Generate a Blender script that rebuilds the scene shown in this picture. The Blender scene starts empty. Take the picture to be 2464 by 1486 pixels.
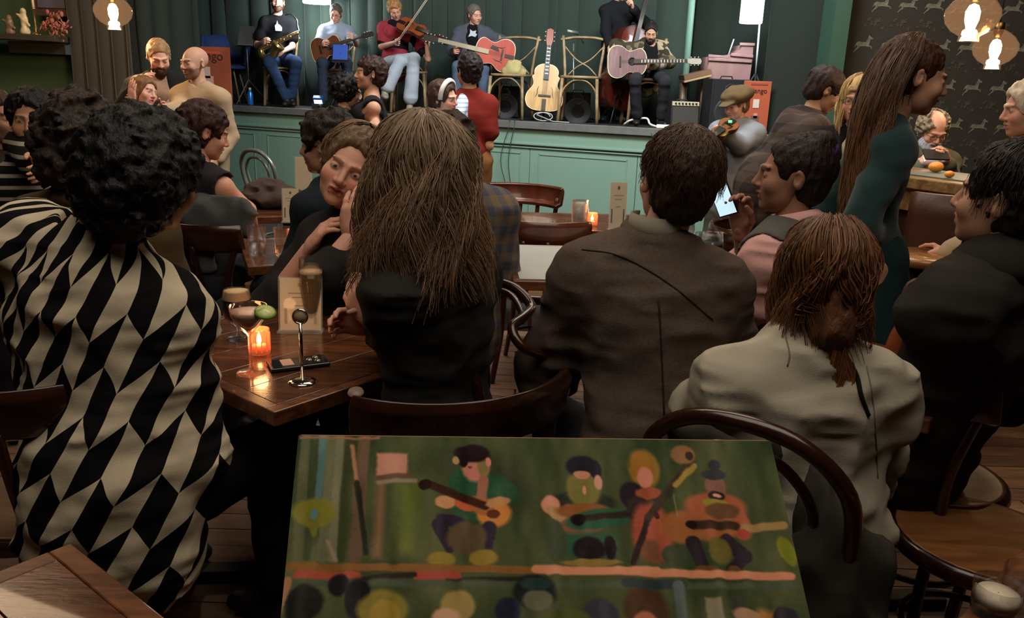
import bpy, math, random
import numpy as np
from mathutils import Vector, Matrix

# ------------------------------------------------------------------ camera, world, lights, exposure
scn = bpy.context.scene
COL = scn.collection
FPX, CX, CY = 1950.0, 1232.0, 743.0
PITCH, ROLL = math.radians(15.6), math.radians(2.0)
CAM = np.array([0.0, 0.0, 1.5])
_w = np.array([0, math.cos(PITCH), -math.sin(PITCH)])
_u0 = np.array([0, math.sin(PITCH), math.cos(PITCH)]); _r0 = np.array([1.0, 0, 0])
_r = math.cos(ROLL) * _r0 + math.sin(ROLL) * _u0
_u = math.cos(ROLL) * _u0 - math.sin(ROLL) * _r0
cd = bpy.data.cameras.new('camera'); cam = bpy.data.objects.new('camera', cd); COL.objects.link(cam)
cam.matrix_world = Matrix(((_r[0], _u[0], -_w[0], CAM[0]), (_r[1], _u[1], -_w[1], CAM[1]), (_r[2], _u[2], -_w[2], CAM[2]), (0, 0, 0, 1)))
cd.sensor_fit = 'HORIZONTAL'; cd.sensor_width = 36; cd.lens = FPX / 2464 * 36; cd.clip_start = 0.05
scn.camera = cam
scn.view_settings.view_transform = 'Standard'; scn.view_settings.look = 'None'
scn.view_settings.gamma = 1; scn.view_settings.use_curve_mapping = False
scn.view_settings.exposure = 0.0
wd = bpy.data.worlds.new('world'); scn.world = wd; wd.use_nodes = True
wd.node_tree.nodes['Background'].inputs[0].default_value = (0.9, 0.75, 0.6, 1)
wd.node_tree.nodes['Background'].inputs[1].default_value = 0.02
try:
    scn.cycles.max_bounces = 6; scn.cycles.transparent_max_bounces = 12; scn.cycles.use_denoising = True
    scn.cycles.sample_clamp_indirect = 4; scn.cycles.caustics_reflective = False; scn.cycles.caustics_refractive = False
except Exception: pass

def A(*v): return np.array(v, float)
def ray(px, py): return _w + (px - CX) / FPX * _r - (py - CY) / FPX * _u
def at(px, py, Y):
    d = ray(px, py); return CAM + d * (Y / d[1])
def on(px, py, z):
    d = ray(px, py); return CAM + d * ((z - CAM[2]) / d[2])
def nrm(v): v = np.asarray(v, float); return v / (np.linalg.norm(v) + 1e-12)
UP = A(0, 0, 1)

def area(name, loc, target, size, power, color, sy=None):
    l = bpy.data.lights.new(name, 'AREA'); l.energy = power; l.color = color; l.size = size
    if sy: l.shape = 'RECTANGLE'; l.size_y = sy
    o = bpy.data.objects.new(name, l); COL.objects.link(o); o.location = loc
    o.rotation_euler = (Vector(target) - Vector(loc)).to_track_quat('-Z', 'Y').to_euler(); return o
def point(name, loc, power, color, r=0.03):
    l = bpy.data.lights.new(name, 'POINT'); l.energy = power; l.color = color; l.shadow_soft_size = r
    o = bpy.data.objects.new(name, l); COL.objects.link(o); o.location = loc; return o
WARM = (1.0, 0.66, 0.36); COOL = (0.86, 0.95, 1.0)
area('stage_wash_light', (0.5, 5.6, 4.2), (0.4, 9.0, 1.2), 2.4, 260, COOL, 0.5)
area('room_light_warm', (0.0, 1.2, 3.6), (0, 2.6, 0.6), 3.2, 58, (1.0, 0.86, 0.70), 2.0)
area('room_light_middle', (0.2, 4.2, 3.9), (0.2, 4.4, 0), 3.0, 66, (1.0, 0.82, 0.64), 1.5)
area('room_light_left', (-3.6, 4.8, 3.6), (-3.0, 6.3, 0.8), 1.0, 34, (1.0, 0.72, 0.45))
area('room_light_right', (2.9, 4.4, 3.6), (2.6, 6.5, 1.0), 1.0, 26, (1.0, 0.72, 0.45))

# ------------------------------------------------------------------ materials
def lin(c):
    c = np.asarray(c, float) / 255.0
    return np.where(c <= 0.04045, c / 12.92, ((c + 0.055) / 1.055) ** 2.4)
MATS = {}
def mat(name, col=(128, 128, 128), rough=0.6, metal=0.0, var=0.0, vs=8.0, bump=0.0, bs=60.0, trans=0.0, ior=1.45,
        emit=None, es=1.0, kind=None, col2=None, alpha=1.0, coat=0.0, sheen=0.0, stretch=None, ps=1.0, spec=0.5):
    if name in MATS: return MATS[name]
    m = bpy.data.materials.new(name); m.use_nodes = True; nt = m.node_tree; N = nt.nodes; L = nt.links
    b = N['Principled BSDF']; lc = lin(col)
    b.inputs['Base Color'].default_value = (*lc, 1); b.inputs['Roughness'].default_value = rough
    b.inputs['Metallic'].default_value = metal; b.inputs['Transmission Weight'].default_value = trans
    b.inputs['IOR'].default_value = ior; b.inputs['Alpha'].default_value = alpha; b.inputs['Coat Weight'].default_value = coat
    b.inputs['Sheen Weight'].default_value = sheen; b.inputs['Specular IOR Level'].default_value = spec
    if emit is not None:
        b.inputs['Emission Color'].default_value = (*lin(emit), 1); b.inputs['Emission Strength'].default_value = es
    tc = N.new('ShaderNodeTexCoord'); mp = N.new('ShaderNodeMapping'); L.new(tc.outputs['Object'], mp.inputs[0])
    if stretch: mp.inputs['Scale'].default_value = stretch
    src = None
    def rgb(c): return (*lin(c), 1)
    def math_(op, a, b_=None, c_=None):
        n = N.new('ShaderNodeMath'); n.operation = op
        for i, x in enumerate((a, b_, c_)):
            if x is None: continue
            if isinstance(x, (int, float)): n.inputs[i].default_value = x
            else: L.new(x, n.inputs[i])
        return n.outputs[0]
    def mixc(f, a, b_):
        n = N.new('ShaderNodeMix'); n.data_type = 'RGBA'
        for i, x in ((0, f), (6, a), (7, b_)):
            if isinstance(x, (int, float)): n.inputs[i].default_value = x
            elif isinstance(x, tuple): n.inputs[i].default_value = x
            else: L.new(x, n.inputs[i])
        return n.outputs[2]
    sx = N.new('ShaderNodeSeparateXYZ'); L.new(mp.outputs[0], sx.inputs[0])
    X_, Y_, Z_ = sx.outputs
    if kind == 'vc':
        at_ = N.new('ShaderNodeAttribute'); at_.attribute_name = 'Col'; src = at_.outputs['Color']
    elif kind == 'wood':
        n1 = N.new('ShaderNodeTexNoise'); n1.inputs['Scale'].default_value = vs; n1.inputs['Detail'].default_value = 6; n1.inputs['Distortion'].default_value = 1.2
        L.new(mp.outputs[0], n1.inputs['Vector'])
        cr = N.new('ShaderNodeValToRGB'); L.new(n1.outputs[0], cr.inputs[0])
        cr.color_ramp.elements[0].position = 0.34; cr.color_ramp.elements[1].position = 0.68
        cr.color_ramp.elements[0].color = rgb(col2 or tuple(np.array(col) * 0.6)); cr.color_ramp.elements[1].color = rgb(col)
        src = cr.outputs[0]
    elif kind == 'stripes':     # horizontal knit bands
        f = math_('FRACT', math_('MULTIPLY', Z_, vs)); src = mixc(math_('GREATER_THAN', f, 0.68), rgb(col), rgb(col2))
    elif kind == 'check':
        fx = math_('GREATER_THAN', math_('FRACT', math_('MULTIPLY', math_('ADD', X_, Y_), vs)), 0.5)
        fz = math_('GREATER_THAN', math_('FRACT', math_('MULTIPLY', Z_, vs)), 0.5)
        src = mixc(math_('MULTIPLY', math_('ADD', fx, fz), 0.5), rgb(col), rgb(col2))
    elif kind == 'camo':
        vo = N.new('ShaderNodeTexVoronoi'); vo.inputs['Scale'].default_value = vs; L.new(mp.outputs[0], vo.inputs['Vector'])
        cr = N.new('ShaderNodeValToRGB'); cr.color_ramp.interpolation = 'CONSTANT'
        sp = N.new('ShaderNodeSeparateColor'); L.new(vo.outputs['Color'], sp.inputs[0]); L.new(sp.outputs[0], cr.inputs[0])
        e = cr.color_ramp.elements; e[0].color = rgb(col); e[1].position = 0.45; e[1].color = rgb(col2)
        x = e.new(0.72); x.color = rgb(tuple(np.array(col) * 1.9 + 30)); x = e.new(0.86); x.color = rgb(tuple(np.array(col2) * 0.5))
        src = cr.outputs[0]
    elif kind == 'harlequin':   # slanting columns of cream and black parallelograms with chevron ends
        nz = N.new('ShaderNodeTexNoise'); nz.inputs['Scale'].default_value = 3.5; L.new(tc.outputs['Object'], nz.inputs['Vector'])
        wob = math_('MULTIPLY', math_('SUBTRACT', nz.outputs[0], 0.5), 0.05)
        at_ = N.new('ShaderNodeAttribute'); at_.attribute_name = 'UVW'
        s2 = N.new('ShaderNodeSeparateXYZ'); L.new(at_.outputs['Vector'], s2.inputs[0])
        u = math_('ADD', math_('SUBTRACT', math_('MULTIPLY', s2.outputs[0], 1.0), math_('MULTIPLY', s2.outputs[1], 0.55)), wob)
        uu = math_('MULTIPLY', u, 1 / 0.056); ci = math_('FLOOR', uu); cf = math_('FRACT', uu)
        par = math_('SUBTRACT', math_('MULTIPLY', math_('FLOORED_MODULO', ci, 2.0), 2.0), 1.0)
        v = math_('MULTIPLY', math_('ADD', s2.outputs[1], wob), 1 / 0.11)
        zig = math_('MULTIPLY', math_('MULTIPLY', math_('SUBTRACT', cf, 0.5), par), 0.52)
        row = math_('FLOOR', math_('ADD', v, zig))
        q = math_('FLOORED_MODULO', math_('ADD', row, math_('FLOOR', math_('MULTIPLY', math_('ADD', ci, row), 0.5))), 2.0)
        q = math_('FLOORED_MODULO', math_('ADD', row, ci), 2.0)
        src = mixc(q, rgb(col), rgb(col2))
    if var > 0:
        n1 = N.new('ShaderNodeTexNoise'); n1.inputs['Scale'].default_value = vs if kind in (None, 'vc') else 9.0; n1.inputs['Detail'].default_value = 5
        L.new(mp.outputs[0], n1.inputs['Vector'])
        f = math_('ADD', math_('MULTIPLY', math_('SUBTRACT', n1.outputs[0], 0.5), var * 2.4), 1.0)
        mm = N.new('ShaderNodeMix'); mm.data_type = 'RGBA'; mm.blend_type = 'MULTIPLY'; mm.inputs[0].default_value = 1
        if src is None: mm.inputs[6].default_value = (*lc, 1)
        else: L.new(src, mm.inputs[6])
        cb = N.new('ShaderNodeCombineColor')
        for i in range(3): L.new(f, cb.inputs[i])
        L.new(cb.outputs[0], mm.inputs[7]); src = mm.outputs[2]
    if src is not None: L.new(src, b.inputs['Base Color'])
    if bump > 0:
        n2 = N.new('ShaderNodeTexNoise'); n2.inputs['Scale'].default_value = bs; n2.inputs['Detail'].default_value = 3
        L.new(mp.outputs[0], n2.inputs['Vector'])
        bp = N.new('ShaderNodeBump'); bp.inputs['Strength'].default_value = bump; bp.inputs['Distance'].default_value = 0.01
        L.new(n2.outputs[0], bp.inputs['Height']); L.new(bp.outputs[0], b.inputs['Normal'])
    MATS[name] = m; return m
def cloth(c, rough=0.9, **k):
    nm = 'cloth_%d_%d_%d' % tuple(int(x) for x in c) + k.get('kind', '')
    k.setdefault('bump', 0.12); k.setdefault('bs', 420); k.setdefault('var', 0.12)
    return mat(nm, c, rough, spec=0.15, **k)

# ------------------------------------------------------------------ geometry
def catmull(P, n):
    P = np.asarray(P, float)
    if len(P) < 3: return np.array([P[0] + (P[-1] - P[0]) * t for t in np.linspace(0, 1, n + 1)])
    Q = np.vstack([2 * P[0] - P[1], P, 2 * P[-1] - P[-2]]); out = []
    for i in range(len(P) - 1):
        a, b, c, d = Q[i:i + 4]
        for t in np.linspace(0, 1, n, endpoint=False):
            out.append(0.5 * (2 * b + (c - a) * t + (2 * a - 5 * b + 4 * c - d) * t * t + (3 * b - a - 3 * c + d) * t ** 3))
    out.append(P[-1]); return np.array(out)
class Geo:
    def __init__(s): s.v = []; s.f = []; s.sm = []; s.n = 0; s.col = []
    def add(s, v, f, smooth=True, col=None):
        v = np.asarray(v, float); s.v.append(v)
        for q in f: s.f.append([i + s.n for i in q]); s.sm.append(smooth)
        s.n += len(v); s.col.append(np.tile(lin(col if col is not None else (128, 128, 128)), (len(v), 1)))
    def box(s, c, size, R=None, col=None):
        x, y, z = np.asarray(size) / 2.0
        v = A(*[0])[:0]; v = np.array([[a * x, b * y, d * z] for a in (-1, 1) for b in (-1, 1) for d in (-1, 1)])
        if R is not None: v = v @ np.asarray(R).T
        s.add(v + np.asarray(c), [(0, 1, 3, 2), (4, 6, 7, 5), (0, 4, 5, 1), (2, 3, 7, 6), (0, 2, 6, 4), (1, 5, 7, 3)], False, col)
    def beam(s, a, b, w, t, up=UP, col=None):
        a = np.asarray(a, float); b = np.asarray(b, float); y = nrm(b - a); x = nrm(np.cross(y, up)); z = np.cross(x, y)
        s.box((a + b) / 2, (w, np.linalg.norm(b - a), t), np.array([x, y, z]).T, col)
    def tube(s, P, r, n=8, sub=0, closed=False, col=None, flat=None):
        P = np.asarray(P, float)
        if sub:
            rr = r if np.isscalar(r) else None; m = len(P)
            P = catmull(P, sub)
            if rr is None: r = np.interp(np.linspace(0, m - 1, len(P)), np.arange(m), r)
        N_ = len(P); r = np.full(N_, r) if np.isscalar(r) else np.asarray(r)
        T = np.gradient(P, axis=0); T /= np.linalg.norm(T, axis=1)[:, None] + 1e-9
        if closed: T[0] = T[-1] = nrm(P[1] - P[-2])
        ref = UP if abs(T[0][2]) < 0.9 else A(1, 0, 0); X = nrm(np.cross(T[0], ref)); vs = []
        for i in range(N_):
            X = X - T[i] * X.dot(T[i]); X = nrm(X); Y = np.cross(T[i], X)
            for k in range(n):
                a = 2 * math.pi * k / n; vs.append(P[i] + r[i] * (math.cos(a) * X + math.sin(a) * Y * (flat or 1)))
        f = [(i * n + k, i * n + (k + 1) % n, (i + 1) * n + (k + 1) % n, (i + 1) * n + k) for i in range(N_ - 1) for k in range(n)]
        if not closed: f += [tuple(range(n - 1, -1, -1)), tuple((N_ - 1) * n + k for k in range(n))]
        s.add(vs, f, True, col)
    def lathe(s, prof, c=(0, 0, 0), n=24, axis=UP, col=None, R=None):
        axis = nrm(axis); X = nrm(np.cross(axis, A(0, 1, 0.01) if abs(axis[1]) < 0.9 else A(1, 0, 0))); Y = np.cross(axis, X); vs = []
        for (r, h) in prof:
            for k in range(n):
                a = 2 * math.pi * k / n; vs.append(np.asarray(c) + max(r, 1e-5) * (math.cos(a) * X + math.sin(a) * Y) + axis * h)
        m = len(prof)
        f = [(i * n + k, i * n + (k + 1) % n, (i + 1) * n + (k + 1) % n, (i + 1) * n + k) for i in range(m - 1) for k in range(n)]
        s.add(vs, f, True, col)
    def prism(s, out, c, X, Y, t, col=None, smooth=False):
        out = np.asarray(out, float); X = nrm(X); Y = nrm(Y); Z = np.cross(X, Y); m = len(out)
        a = np.asarray(c) + out[:, :1] * X + out[:, 1:2] * Y; v = np.vstack([a + Z * t / 2, a - Z * t / 2])
        f = [tuple(range(m)), tuple(range(2 * m - 1, m - 1, -1))]
        s.add(v, f, False, col)
        s.f += [[s.n - 2 * m + i, s.n - m + i, s.n - m + (i + 1) % m, s.n - 2 * m + (i + 1) % m] for i in range(m)]; s.sm += [True] * m
    def sphere(s, c, r, n=12, col=None, sc=(1, 1, 1), R=None):
        P = [(math.sin(a), math.cos(a)) for a in np.linspace(0, math.pi, n)]; g = Geo(); g.lathe(P, n=n * 2)
        v = g.v[0] * np.asarray(sc) * r
        if R is not None: v = v @ np.asarray(R).T
        s.add(v + np.asarray(c), [q[::-1] for q in g.f], True, col)
    def sheet(s, grid, t=0.0, col=None):
        g = np.asarray(grid, float); a, b = g.shape[:2]; v = g.reshape(-1, 3)
        f = [(i * b + j, i * b + j + 1, (i + 1) * b + j + 1, (i + 1) * b + j) for i in range(a - 1) for j in range(b - 1)]
        if t:
            e1 = np.gradient(g, axis=0); e2 = np.gradient(g, axis=1); nn = np.cross(e1, e2); nn /= np.linalg.norm(nn, axis=2)[..., None] + 1e-9
            v2 = (g + nn * t).reshape(-1, 3); k = a * b; f2 = [tuple(i + k for i in q[::-1]) for q in f]
            rim = [i for i in range(b)] + [i * b + b - 1 for i in range(1, a)] + [(a - 1) * b + j for j in range(b - 2, -1, -1)] + [i * b for i in range(a - 2, 0, -1)]
            f3 = [(rim[i], rim[(i + 1) % len(rim)], rim[(i + 1) % len(rim)] + k, rim[i] + k) for i in range(len(rim))]
            v = np.vstack([v, v2]); f = [q[::-1] for q in f] + [q[::-1] for q in f2] + f3
        s.add(v, f, True, col)
    def obj(s, name, m, parent=None, bevel=0, vc=False):
        me = bpy.data.meshes.new(name); v = np.vstack(s.v); base = BASE.get(parent.name, np.zeros(3)) if parent else ORG[0]
        me.from_pydata((v - base).tolist(), [], s.f)
        me.polygons.foreach_set('use_smooth', s.sm)
        if vc: setcol(me, np.vstack(s.col))
        o = link(name, me, m, parent, base)
        if bevel:
            b = o.modifiers.new('bevel', 'BEVEL'); b.width = bevel; b.segments = 2; b.limit_method = 'ANGLE'
        return o
ORG = [np.zeros(3)]; BASE = {}
def setcol(me, c):
    a = me.color_attributes.new('Col', 'FLOAT_COLOR', 'POINT'); d = np.ones((len(c), 4), np.float32); d[:, :3] = c
    a.data.foreach_set('color', d.ravel())
def link(name, me, m, parent, base):
    o = bpy.data.objects.new(name, me); COL.objects.link(o)
    if m: me.materials.append(m)
    if parent: o.parent = parent
    else: o.location = base
    BASE[o.name] = base; return o
def tag(o, label=None, cat=None, group=None, kind=None):
    for k, v in (('label', label), ('category', cat), ('group', group), ('kind', kind)):
        if v: o[k] = v
    return o
def thing(name, loc, label, cat, group=None):
    o = bpy.data.objects.new(name, None); COL.objects.link(o); o.empty_display_size = 0.1
    o.location = loc; BASE[o.name] = np.asarray(loc, float); return tag(o, label, cat, group)
def rotz(a): a = math.radians(a); return np.array([[math.cos(a), math.sin(a), 0], [-math.sin(a), math.cos(a), 0], [0, 0, 1.0]])
# rotz(yaw): columns = right, forward, up of something facing yaw (0 = away from the entrance, 90 = +X)

# ------------------------------------------------------------------ implicit surfaces
def hashn(i): return np.modf(np.abs(np.sin(i[..., 0] * 12.9898 + i[..., 1] * 78.233 + i[..., 2] * 37.719) * 43758.5453))[0]
def vnoise(P):
    i = np.floor(P); f = P - i; f = f * f * (3 - 2 * f); r = 0
    for a in (0, 1):
        for b in (0, 1):
            for c in (0, 1):
                w = (f[..., 0] if a else 1 - f[..., 0]) * (f[..., 1] if b else 1 - f[..., 1]) * (f[..., 2] if c else 1 - f[..., 2])
                r = r + w * hashn(i + np.array([a, b, c]))
    return r - 0.5
def surfnet(F, o, h):
    S = F < 0; nx, ny, nz = F.shape
    off = [(i, j, k) for i in (0, 1) for j in (0, 1) for k in (0, 1)]
    cs = [S[i:nx - 1 + i, j:ny - 1 + j, k:nz - 1 + k] for i, j, k in off]
    an = cs[0].copy(); al = cs[0].copy()
    for c in cs[1:]: an |= c; al &= c
    act = an & ~al; idx = np.argwhere(act); n = len(idx); ids = np.full(act.shape, -1, np.int64); ids[act] = np.arange(n)
    fv = [F[idx[:, 0] + i, idx[:, 1] + j, idx[:, 2] + k] for i, j, k in off]
    acc = np.zeros((n, 3)); cnt = np.zeros(n)
    for a in range(8):
        for b in range(a + 1, 8):
            if sum(abs(x - y) for x, y in zip(off[a], off[b])) != 1: continue
            m = (fv[a] < 0) != (fv[b] < 0); t = fv[a][m] / (fv[a][m] - fv[b][m])
            acc[m] += np.array(off[a]) + (np.array(off[b]) - np.array(off[a])) * t[:, None]; cnt[m] += 1
    v = (idx + acc / cnt[:, None]) * h + o; Q = []
    for ax in range(3):
        s0 = [slice(1, -1)] * 3; s0[ax] = slice(0, -1); s1 = list(s0); s1[ax] = slice(1, None)
        d = S[tuple(s0)] != S[tuple(s1)]; e = np.argwhere(d); e[:, [a for a in range(3) if a != ax]] += 1
        b, c = (ax + 1) % 3, (ax + 2) % 3
        def cell(db, dc):
            q = e.copy(); q[:, b] -= db; q[:, c] -= dc; return ids[q[:, 0], q[:, 1], q[:, 2]]
        q = np.stack([cell(1, 1), cell(0, 1), cell(0, 0), cell(1, 0)], 1)
        ins = S[e[:, 0], e[:, 1], e[:, 2]]; q[~ins] = q[~ins][:, ::-1]; Q.append(q)
    return v, np.vstack(Q)
class Field:
    def __init__(s, lo, hi, h):
        s.o = np.asarray(lo, float); s.h = h; n = np.ceil((np.asarray(hi) - s.o) / h).astype(int) + 1
        s.ax = [s.o[i] + h * np.arange(n[i]) for i in range(3)]; s.F = np.full(n, 0.3, np.float32)
    def reg(s, lo, hi):
        sl = []
        for i in range(3):
            a = max(0, int((lo[i] - s.o[i]) / s.h)); b = min(len(s.ax[i]), int((hi[i] - s.o[i]) / s.h) + 2)
            if b <= a: return None, None
            sl.append(slice(a, b))
        g = np.stack(np.meshgrid(*[s.ax[i][sl[i]] for i in range(3)], indexing='ij'), -1)
        return tuple(sl), g
    def mix(s, sl, d, k, op):
        f = s.F[sl]
        if op == 'u': h = np.maximum(k - np.abs(f - d), 0) / k; s.F[sl] = np.minimum(f, d) - h * h * k / 4
        elif op == 's': d = -d; h = np.maximum(k - np.abs(f - d), 0) / k; s.F[sl] = np.maximum(f, d) + h * h * k / 4
    def cone(s, a, b, ra, rb, k=0.02, sq=None, op='u'):
        a = np.asarray(a, float); b = np.asarray(b, float); R = max(ra, rb) + k + s.h * 2
        sl, g = s.reg(np.minimum(a, b) - R, np.maximum(a, b) + R)
        if sl is None: return
        q = g - a; ab = b - a
        if sq is not None:
            n, fac = sq; q = q + (q @ n)[..., None] * n * (1 / fac - 1); ab = ab + ab.dot(n) * n * (1 / fac - 1)
        L = ab.dot(ab) + 1e-12; t = np.clip(q @ ab / L, 0, 1)
        s.mix(sl, np.linalg.norm(q - t[..., None] * ab, axis=-1) - (ra + (rb - ra) * t), k, op)
    def ell(s, c, r, k=0.02, op='u', R=None):
        c = np.asarray(c, float); r = np.asarray(r, float); m = max(r) + k + s.h * 2
        sl, g = s.reg(c - m, c + m)
        if sl is None: return
        q = g - c
        if R is not None: q = q @ np.asarray(R)
        k0 = np.linalg.norm(q / r, axis=-1); k1 = np.linalg.norm(q / (r * r), axis=-1) + 1e-9
        s.mix(sl, k0 * (k0 - 1) / k1, k, op)
    def noise(s, amp, fr, seed=0, lo=None, hi=None, ridge=False):
        g = np.stack(np.meshgrid(*s.ax, indexing='ij'), -1); m = np.abs(s.F) < 0.05
        n = vnoise(g[m] * np.asarray(fr) + seed * 7.3)
        if ridge: n = np.abs(n) * 2 - 0.4
        s.F[m] += amp * n * 2
    def cut(s, fn):   # keep where fn(g) < 0
        g = np.stack(np.meshgrid(*s.ax, indexing='ij'), -1); s.F = np.maximum(s.F, fn(g).astype(np.float32))
    def mesh(s): s.F[0] = s.F[-1] = 0.3; s.F[:, 0] = s.F[:, -1] = 0.3; s.F[:, :, 0] = s.F[:, :, -1] = 0.3; return surfnet(s.F, s.o, s.h)
def qobj(name, v, q, m, parent, col=None, vec=None):
    base = BASE.get(parent.name, np.zeros(3)) if parent else ORG[0]; me = bpy.data.meshes.new(name); n = len(q)
    me.vertices.add(len(v)); me.vertices.foreach_set('co', (v - base).astype(np.float32).ravel())
    me.loops.add(4 * n); me.loops.foreach_set('vertex_index', q.astype(np.int32).ravel())
    me.polygons.add(n); me.polygons.foreach_set('loop_start', np.arange(0, 4 * n, 4, dtype=np.int32))
    me.update(calc_edges=True); me.validate(); me.polygons.foreach_set('use_smooth', np.ones(len(me.polygons), bool))
    if col is not None: setcol(me, col)
    if vec is not None:
        a = me.attributes.new('UVW', 'FLOAT_VECTOR', 'POINT'); a.data.foreach_set('vector', vec.astype(np.float32).ravel())
    return link(name, me, m, parent, base)
# ------------------------------------------------------------------ people
def head_template(h):
    f = Field((-.1, -.13, -.14), (.1, .14, .14), h)
    f.ell((0, -.018, .032), (.073, .093, .082)); f.ell((0, .028, -.02), (.06, .064, .088), k=.03)
    f.ell((0, .032, -.066), (.046, .05, .042), k=.03); f.ell((0, .07, -.095), (.02, .016, .015), k=.02)
    for s in (-1, 1):
        f.ell((s * .041, .066, -.028), (.02, .02, .022), k=.025)
        f.ell((s * .031, .104, .002), (.02, .02, .015), k=.015, op='s')
        f.cone((s * .012, .092, .021), (s * .045, .08, .023), .008, .006, k=.012)
        f.ell((s * .031, .0775, .001), (.0165, .0135, .0125), k=.004)
        f.ell((s * .0775, -.01, -.003), (.008, .018, .031), k=.008, R=rotz(s * 22)); f.ell((s * .084, -.004, .0), (.005, .009, .016), k=.004, op='s')
    f.cone((0, .088, .014), (0, .109, -.028), .0075, .0105, k=.012); f.ell((0, .104, -.033), (.009, .008, .007), k=.008)
    for s in (-1, 1): f.ell((s * .0115, .096, -.034), (.0075, .009, .0065), k=.006)
    f.cone((-.018, .089, -.058), (0, .096, -.055), .0045, .006, k=.006); f.cone((.018, .089, -.058), (0, .096, -.055), .0045, .006, k=.006)
    f.cone((-.015, .088, -.068), (.015, .088, -.068), .0065, .0065, k=.007)
    f.cone((-.02, .094, -.0615), (.02, .094, -.0615), .0025, .0025, k=.004, op='s')
    v, q = f.mesh(); x, y, z = np.abs(v[:, 0]), v[:, 1], v[:, 2]
    mk = dict(lip=(y > .078) & (x < .023) & (np.abs(z + .062) < .0115 - x * .28),
              brow=(y > .07) & (np.abs(x - .031) < .021) & (np.abs(z - .0235 + (x - .031) ** 2 * 9) < .0042),
              eye=(y > .078) & (((x - .031) / .0135) ** 2 + ((z - .0005) / .0042) ** 2 < 1),
              iris=(y > .08) & (((x - .031) / .0056) ** 2 + ((z - .0012) / .0046) ** 2 < 1),
              lid=(y > .075) & (((x - .031) / .0155) ** 2 + ((z - .001) / .008) ** 2 < 1),
              beard=(y > .0) & (z < -.035 - np.clip((.062 - x) * -.3, 0, 9)) & (z > -.14) | (y > .08) & (x < .03) & (z < -.038) & (z > -.053),
              cheek=(y > .05) & (((x - .04) / .018) ** 2 + ((z + .028) / .016) ** 2 < 1))
    mk['beard'] &= ~mk['lip']
    return v, q, mk
HT = {}
def headmesh(h):
    if h not in HT: HT[h] = head_template(h)
    return HT[h]
def hand_template(curl, h, spread=1.0):
    f = Field((-.08, -.04, -.13), (.09, .22, .07), h)
    f.ell((0, .045, 0), (.041, .052, .016), k=.01); f.cone((0, -.02, 0), (0, .02, 0), .026, .028, k=.02, sq=(A(0, 0, 1), .7))
    for i, (x, L) in enumerate(((.03, .074), (.011, .083), (-.009, .077), (-.028, .06))):
        p = A(x, .085 - abs(x - .01) * .25, 0); a = 0.12 * curl; L = np.array([.45, .3, .25]) * L; fan = x * 2.2 * spread; rr = (.0088, .0078, .007)
        f.cone((x * .9, .05, 0), p, .011, .0098, k=.01)
        for j in range(3):
            a += curl * (.62, .8, .5)[j]; d = A(math.sin(fan) * math.cos(a), math.cos(a) * math.cos(fan), -math.sin(a)); q = p + d * L[j]
            f.cone(p, q, rr[j] + .0006, rr[j] - .0006, k=.004); p = q
    p = A(.022, .012, -.004); d = nrm(A(.75, .65, -.25 - .5 * curl)); q = p + d * .045; f.cone(p, q, .015, .0105, k=.012)
    d = nrm(A(.45 - .5 * curl, .85, -.35 * curl - .1)); p, q = q, q + d * .033; f.cone(p, q, .0105, .0092, k=.004)
    d = nrm(A(.2 - .6 * curl, .9, -.5 * curl)); p, q = q, q + d * .026; f.cone(p, q, .0092, .0075, k=.004)
    return f.mesh()
HD = {}
def handmesh(curl, h):
    k = (round(curl, 1), h)
    if k not in HD: HD[k] = hand_template(curl, h)
    return HD[k]

def rot(axis, deg):
    return np.array(Matrix.Rotation(math.radians(deg), 3, Vector(axis)))
SKIN = dict(pale=(205, 150, 128), fair=(214, 160, 138), tan=(186, 140, 114), brown=(150, 108, 86), deep=(120, 78, 58), asian=(200, 148, 118))

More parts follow.
